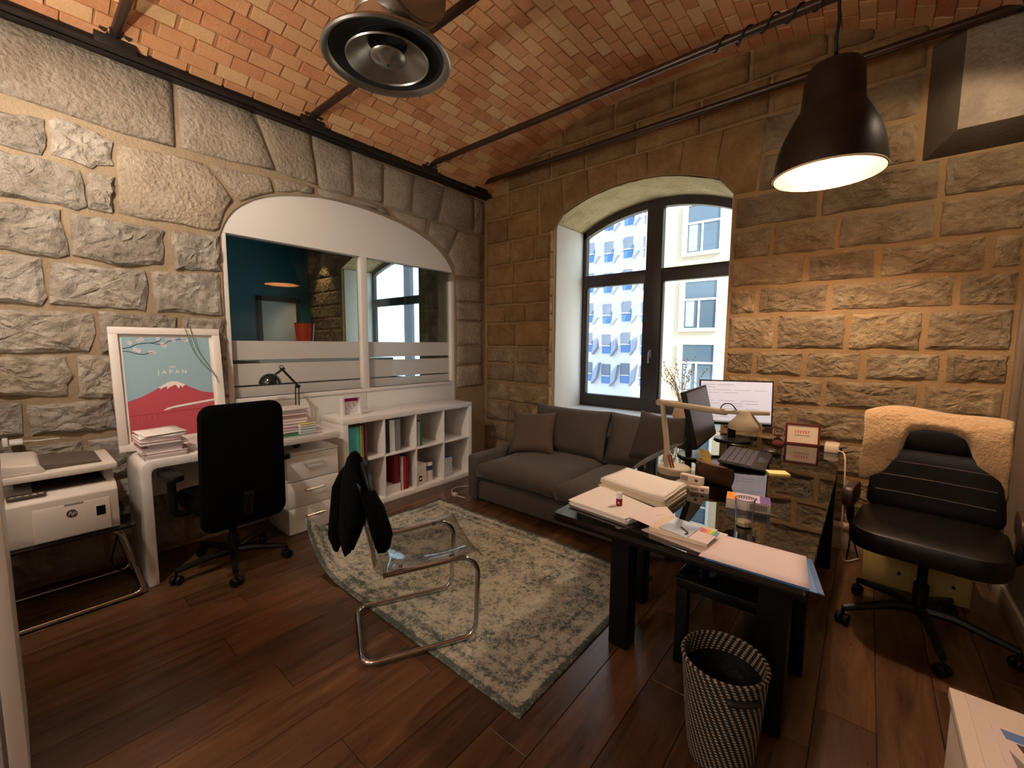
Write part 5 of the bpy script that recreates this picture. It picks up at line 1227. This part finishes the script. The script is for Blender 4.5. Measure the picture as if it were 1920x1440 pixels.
# lower pile with the nail polish bottle
t = room_thing('paper_pile', 'pile of white sheets at the near left corner of the glass desk', 'paper', (-.82, 1.68, DZ))
for k in range(5):
    dx, dy = rnd.uniform(-.012, .012), rnd.uniform(-.01, .01)
    sheet_mesh('sheet', [(-.985+dx, 1.585+dy), (-.70+dx, 1.555+dy), (-.64+dx, 1.73+dy), (-.965+dx, 1.845+dy)], DZ+.0005+k*.0044, .004, paper if k != 1 else pinkp, t)
zp = DZ+.0225
t = thing('nail_polish', 'dark red nail polish bottle with a white cap standing on the sheet pile', 'bottle', (-.785, 1.665, zp))
MB().lathe([(0, 0), (.0125, 0), (.0135, .003), (.0135, .028), (.0115, .031), (.0115, .032)], 20).build('bottle', plain('polish_red', rgb(120, 10, 26), .12), t, smooth='auto'); MB().lathe([(.0125, .032), (.0125, .056), (.011, .058), (0, .058)], 20).build('cap', plain('cap_white', rgb(232, 226, 226), .3), t, smooth='auto')
MB().lathe([(0, 0), (.005, 0), (.005, .0006), (0, .0006)], 12).xform(Matrix.Translation((0.004, -.0133, .016)) @ Matrix.Rotation(PI/2, 4, 'X')).build('emblem', plain('emblem_rose', rgb(206, 130, 140), .5), t)
t = room_thing('envelope', 'pinkish open sheet with faint pencil drawing on the near desk edge', 'paper', (-.62, 1.62, DZ))
sheet_mesh('sheet', [(-.70, 1.575), (-.56, 1.535), (-.47, 1.60), (-.62, 1.78), (-.66, 1.74)], zp+.0005, .0012, pinkp, t)
for k in range(6):
    x, y = -.62+.012*k, 1.66+.01*((k*2) % 3); MB().tube([(x, y, zp+.002), (x+.012, y+.008, zp+.002), (x+.008, y+.018, zp+.002)], .0005, 4).build('pencil_mark', plain('pencil', rgb(150, 130, 130), .8), t)
t = room_thing('paper_sheet', 'pale pink sheet under the clear sleeve on the desk edge', 'paper', (-.50, 1.6, DZ))
sheet_mesh('sheet', [(-.63, 1.54), (-.40, 1.50), (-.385, 1.565), (-.40, 1.69), (-.56, 1.74)], DZ+.0005, .002, pinkp, t); sheet_mesh('sheet', [(-.60, 1.55), (-.375, 1.555), (-.36, 1.71), (-.57, 1.72)], DZ+.003, .0015, paper, t)
t = room_thing('document_sleeve', 'clear plastic sleeve with coloured index tabs on the papers', 'sleeve', (-.5, 1.62, DZ))
sheet_mesh('sleeve', [(-.565, 1.545), (-.455, 1.53), (-.44, 1.66), (-.545, 1.68)], DZ+.026, .0025, plain('sleeve_silver', rgb(196, 192, 196), .12, .55), t)
sheet_mesh('card', [(-.453, 1.53), (-.385, 1.525), (-.375, 1.645), (-.438, 1.655)], DZ+.0255, .002, pinkp, t)
for k, c in enumerate(((226, 90, 150), (236, 120, 110), (240, 180, 80), (236, 214, 90), (130, 196, 90), (70, 160, 190))):
    x = -.438+.0105*k; sheet_mesh('index_tab', [(x, 1.615-.001*k), (x+.0095, 1.614-.001*k), (x+.0105, 1.648-.001*k), (x+.001, 1.65-.001*k)], DZ+.0277, .0012, plain('tab_%d' % k, rgb(*c), .6), t)
MB().tube(round_path([(-.50, 1.60, DZ+.03), (-.47, 1.575, DZ+.03), (-.46, 1.56, DZ+.03), (-.47, 1.55, DZ+.03)], .02), .002, 6).build('pen_clip', black_plastic, t)
MB().box(-.60, -.39, 1.54, 1.68, DZ+.006, DZ+.0252).build('notebook_below', creamp, t, bevel=.002)
t = room_thing('blue_folder', 'blue plastic folder under the pink sheet at the near right desk corner', 'folder', (-.2, 1.57, DZ))
sheet_mesh('back_cover', [(-.375, 1.462), (-.05, 1.467), (-.098, 1.69), (-.38, 1.685)], DZ+.001, .002, plain('folder_blue', rgb(70, 130, 196), .4), t); sheet_mesh('flap', [(-.066, 1.467), (-.05, 1.467), (-.098, 1.69), (-.112, 1.69)], DZ+.003, .0015, plain('folder_blue_dark', rgb(48, 98, 166), .4), t)
t = room_thing('paper_sheet', 'large pale pink sheet lying on the blue folder', 'paper', (-.25, 1.57, DZ))
MB().grid(10, 6, lambda i, j: Vector((-.395+.31*i-.0*j-.03*j*i, 1.462+.008*i+.225*j, DZ+.0065+.004*j*(1-j)*math.sin(i*3)))).build('sheet', pinkp, t, smooth=True, solid=.0012)
# ---------------------------------------------------------------- plant in a vase on the window sill
t = thing('dried_bouquet', 'dried grasses in a small vase on the window sill', 'plant', (-1.36, 4.16, .725))
MB().lathe([(0, 0), (.05, 0), (.07, .05), (.055, .12), (.028, .15), (.03, .17), (.024, .17), (.02, .14)], 28, cap=False).build('vase', plain('vase_clay', rgb(150, 116, 92), .6), t, smooth='auto')
rp = random.Random(11); g1 = plain('grass_straw', rgb(196, 150, 110), .8); g2 = plain('grass_green', rgb(130, 120, 84), .8)
for k in range(26):
    a = rp.uniform(0, 2*PI); L = rp.uniform(.25, .52); sp = rp.uniform(.1, .55)
    d = Vector((math.cos(a)*sp, math.sin(a)*sp*.5, 1)).normalized(); p0 = Vector((0, 0, .15)); p1 = p0+d*L*.6; p2 = p0+d*L+Vector((d.x*.12, 0, -.04))
    s = MB().tube([p0, p1, p2], .0018, 4).build('stem', g1 if k % 3 else g2, t)
    mb = MB()
    for q in range(7):
        f = .62+.38*q/6; c = p0.lerp(p2, f); u = Vector((rp.uniform(-1, 1), rp.uniform(-1, 1), rp.uniform(.1, 1))).normalized()*.035
        mb.add([c, c+u*.5+Vector((.006, 0, .004)), c+u, c+u*.5-Vector((.006, 0, 0))], [(0, 1, 2, 3)])
    mb.build('plume', g1 if k % 3 else g2, s)
# ---------------------------------------------------------------- woven waste basket
def weave():
    t = NT('basket_weave'); tc = t.node('ShaderNodeTexCoord'); sx = t.node('ShaderNodeSeparateXYZ'); t.link(tc.outputs['Object'], sx.inputs[0])
    an = t.math('ARCTAN2', sx.outputs[1], sx.outputs[0])
    row = t.math('MULTIPLY', sx.outputs[2], 105.0); fl = t.math('FLOOR', row, 0)
    ph = t.math('ADD', t.math('MULTIPLY', an, 19.0), t.math('MULTIPLY', fl, .6))
    w = t.math('SINE', t.math('MULTIPLY', ph, 2.0)); mask = t.math('GREATER_THAN', w, .2)
    t.set(color=t.mix(mask, rgb(20, 18, 17), rgb(156, 145, 130)), rough=.8, normal=t.bump(t.math('SINE', t.math('MULTIPLY', row, 6.283)), .8, .004)); MATS['basket_weave'] = t.m; return t.m
wv = weave()
t = thing('waste_basket', 'black and white woven waste basket in front of the glass desk', 'basket', (-.315, 1.545, 0), .3)
def bk(z): return .104+.034*(z/.36)**.8
n = 44; vs = []; fs = []; zz = [0, .0, .02] + [.02+.34*k/16 for k in range(1, 17)]
rows = [(0.0, 0)] + [(bk(z), z) for z in zz[1:]]
prof = [(.001, .0)] + [(bk(z)+.0022*math.sin(k*PI), z) for k, z in enumerate(zz[1:])]
prof_in = [(r-.009, max(z, .012)) for r, z in reversed(prof[1:])]
MB().lathe(prof + [(bk(.36)+.004, .366), (bk(.36)-.006, .366)] + prof_in, 64, cap=False).build('woven_wall', wv, t, smooth=True)
MB().tube([(bk(.36)*math.cos(a)-.004*math.cos(a), bk(.36)*math.sin(a)-.004*math.sin(a), .366) for a in [2*PI*k/64 for k in range(64)]], .0075, 8, closed=True).build('rim', wv, t, smooth=True)
for a in (-1.2, 1.95):
    r = bk(.32)+.008
    MB().tube([(r*math.cos(a+d), r*math.sin(a+d), .315-.012*math.cos(d*4.5)*0) for d in (-.36, -.24, -.12, 0, .12, .24, .36)], [.011, .010, .009, .009, .009, .010, .011], 8).build('handle', plain('handle_black', rgb(18, 16, 16), .6), t, smooth=True)
MB().lathe([(bk(.30)-.013, .31), (bk(.1)-.018, .1), (.06, .07), (0, .065)], 32, cap=False).build('bin_liner', plain('liner_black', rgb(10, 9, 9), .55, bump=(30, .6, .01)), t, smooth=True)
pp = room_thing('crumpled_paper', 'crumpled brown paper strip inside the waste basket', 'paper', (-.28, 1.52, .07))
MB().grid(9, 4, lambda i, j: Vector((-.325+.09*i, 1.57-.10*i+.035*j, .20-.09*i+.012*math.sin(i*9+j*3)))).build('strip', plain('kraft', rgb(140, 106, 72), .8), pp, smooth=True, solid=.002)
# ---------------------------------------------------------------- black leather chair on the right (local -y is forward)
t = thing('leather_chair', 'black leather swivel chair right of the glass desk', 'office chair', (.285, 2.90, 0), -.12)
leather = plain('leather_black', rgb(14, 10, 8), .36, bump=(120, .12, .003), var=.2, spec=.3)
star_base(t, .335, .13, plain('base_black', rgb(14, 12, 12), .5), 3.75)
MB().lathe([(.03, .10), (.03, .26), (.02, .27), (.02, .46)], 20).build('gas_column', black_plastic, t, smooth='auto')
MB().box(-.1, .1, -.12, .12, .44, .475).build('mechanism', black_plastic, t, bevel=.01)
MB().tube([(.1, .0, .455), (.22, .0, .45)], .008, 8).build('lever', black_plastic, t)
slab('seat', leather, t, .56, .54, .11, .12, lambda x, y, z: Vector((x, y-.03, z+.515-.10*max(0, -y-.12)**1.4)))
# padded back with stitched seams and a head pad
def backf(x, y, z): return Vector((x*(1-.25*max(0, y-.08)/.12), .245+.03*(y+.18)-z-.3*x*x, .72+y))
slab('backrest', leather, t, .53, .37, .09, .07, backf)
for yy in (-.06, .03, .11):
    MB().tube([backf(-.225+.45*k/10, yy, .0535) for k in range(11)], .0022, 6).build('seam', plain('seam_dark', rgb(60, 46, 38), .5), t)
slab('head_pad', leather, t, .29, .15, .08, .07, lambda x, y, z: Vector((x+.005, .265-z-.35*x*x, .965+y)))
MB().tube([(0, .10, .46), (0, .27, .47), (0, .31, .60), (0, .32, .92)], .025, 8).build('back_support', black_plastic, t, smooth='auto')
wm = plain('arm_brown', rgb(58, 36, 28), .45)
for s in (-1, 1):
    MB().tube(round_path([(s*.2, .02, .465), (s*.30, .02, .465), (s*.315, .03, .64)], .05), .018, 8).build('arm_post', black_plastic, t, smooth='auto')
    MB().prism(round_rect(-.13, .15, .60, .715, .045), lambda u, v, d: Vector((d, u+.0, v-.05*(u+.13)*1.2)), s*.305-.022, s*.305+.022).build('arm_pad', wm, t, bevel=.010)
# sherpa throw over the back
sh = NT('sherpa'); v = sh.coords(); n1 = sh.noise(v, 55, 4, .6); n2 = sh.noise(v, 6, 3)
sh.set(color=sh.mix(n1, rgb(176, 138, 96), rgb(222, 190, 148)), rough=1.0, spec=.05, sheen=.4, normal=sh.bump(n1, 1.0, .014)); MATS['sherpa'] = sh.m
t2 = thing('throw_blanket', 'beige sherpa throw draped over the black leather chair', 'blanket', (.285, 2.90, 0), -.12)
def low_front(x):
    pts = [(-.33, .70), (-.27, .705), (-.20, .76), (-.145, .83), (-.135, .90), (-.13, .955), (-.11, 1.005), (-.05, 1.025), (.05, 1.022), (.11, .99), (.135, .92), (.15, .85), (.20, .78), (.27, .69), (.34, .66)]
    for (a, za), (b, zb) in zip(pts[:-1], pts[1:]):
        if a <= x <= b: return za+(zb-za)*(x-a)/(b-a)
    return .7
def throw(i, j):
    x = -.295+.545*i; bulge = .0
    top = 1.075+.012*math.sin(i*7)-.03*(2*i-1)**4
    if j < .45:
        k = j/.45; z = .72+(top-.72)*k; y = .345+.03*math.sin(i*9+2)+.01*k
    elif j < .6:
        k = (j-.45)/.15; a = PI*k; y = .29+.065*math.cos(a); z = top+.03*math.sin(a)
    else:
        k = (j-.6)/.4; zl = low_front(x); z = top+(zl-top)*k; y = .225-.025*math.sin(k*PI)-.02*abs(2*i-1)
    edge = abs(2*i-1)
    y += .020*mnoise.noise(Vector((x*7, z*7, 1.0))); xx = x+.015*mnoise.noise(Vector((z*6, x*3, 5.0)))*edge + (.02*(1-k) if j >= .6 and False else 0)
    return Vector((xx*(1.0+.12*max(0, 1.0-z)), y, z))
MB().grid(46, 44, throw).build('fleece', sh.m, t2, smooth=True, solid=.022)
# ---------------------------------------------------------------- low yellow cabinet by the back wall
t = room_thing('low_cabinet', 'low cream yellow cabinet on the floor behind the leather chair', 'cabinet', (.3, 3.5, 0))
ym = plain('cabinet_yellow', rgb(186, 160, 92), .5)
MB().box(.06, .53, 3.35, 3.70, .0, .225).build('body', ym, t, bevel=.005)
for a, b in ((.072, .285), (.292, .518)):
    d = MB().box(a, b, 3.335, 3.35, .018, .20).build('door', ym, t, bevel=.004)
    MB().tube([((a+b)/2+.05, 3.333, .11), ((a+b)/2+.05, 3.318, .11)], .008, 8).build('knob', black_plastic, d)
# cable bundle by the wall
o = MB().tube(round_path([(-.02, 3.55, .012), (.0, 3.62, .30), (-.06, 3.68, .52), (-.02, 3.6, .25), (.04, 3.66, .012)], .08), .005, 6).build('cable_bundle', black_plastic, None, smooth=True)
tag(o, 'thin black cable hanging behind the desk at the back wall', 'cable')
# ---------------------------------------------------------------- white box with leaflets in the near right corner
t = room_thing('white_box', 'white box with a lid at the lower right edge of the picture', 'box', (.45, 1.45, 0))
wb_ = plain('box_white', rgb(218, 202, 188), .55)
MB().box(.245, .66, 1.0, 1.645, 0, .47).build('body', wb_, t, bevel=.004); MB().box(.238, .668, .99, 1.652, .47, .50).build('lid', wb_, t, bevel=.004); MB().box(.268, .665, .995, 1.64, .5005, .506).build('lid_panel', wb_, t, bevel=.002)
t = room_thing('leaflet', 'leaflet with a blue and dark photo on the white box', 'leaflet', (.42, 1.45, .507))
MB().prism([(.30, 1.54), (.55, 1.56), (.57, 1.25), (.31, 1.23)], lambda u, v, d: Vector((u, v, d)), .5065, .509).build('sheet', plain('leaflet_pink', rgb(228, 206, 204), .5), t)
MB().prism([(.315, 1.532), (.55, 1.55), (.55, 1.51), (.32, 1.50)], lambda u, v, d: Vector((u, v, d)), .5091, .5096).build('blue_band', plain('leaflet_blue', rgb(96, 130, 186), .5), t)
MB().prism([(.335, 1.495), (.55, 1.505), (.565, 1.27), (.40, 1.26), (.355, 1.42)], lambda u, v, d: Vector((u, v, d)), .5091, .5096).build('dark_photo', plain('leaflet_dark', rgb(70, 52, 48), .5), t)
MB().prism([(.318, 1.46), (.335, 1.43), (.38, 1.26), (.335, 1.26)], lambda u, v, d: Vector((u, v, d)), .5091, .5096).build('grey_photo', plain('leaflet_grey', rgb(140, 124, 124), .5), t)
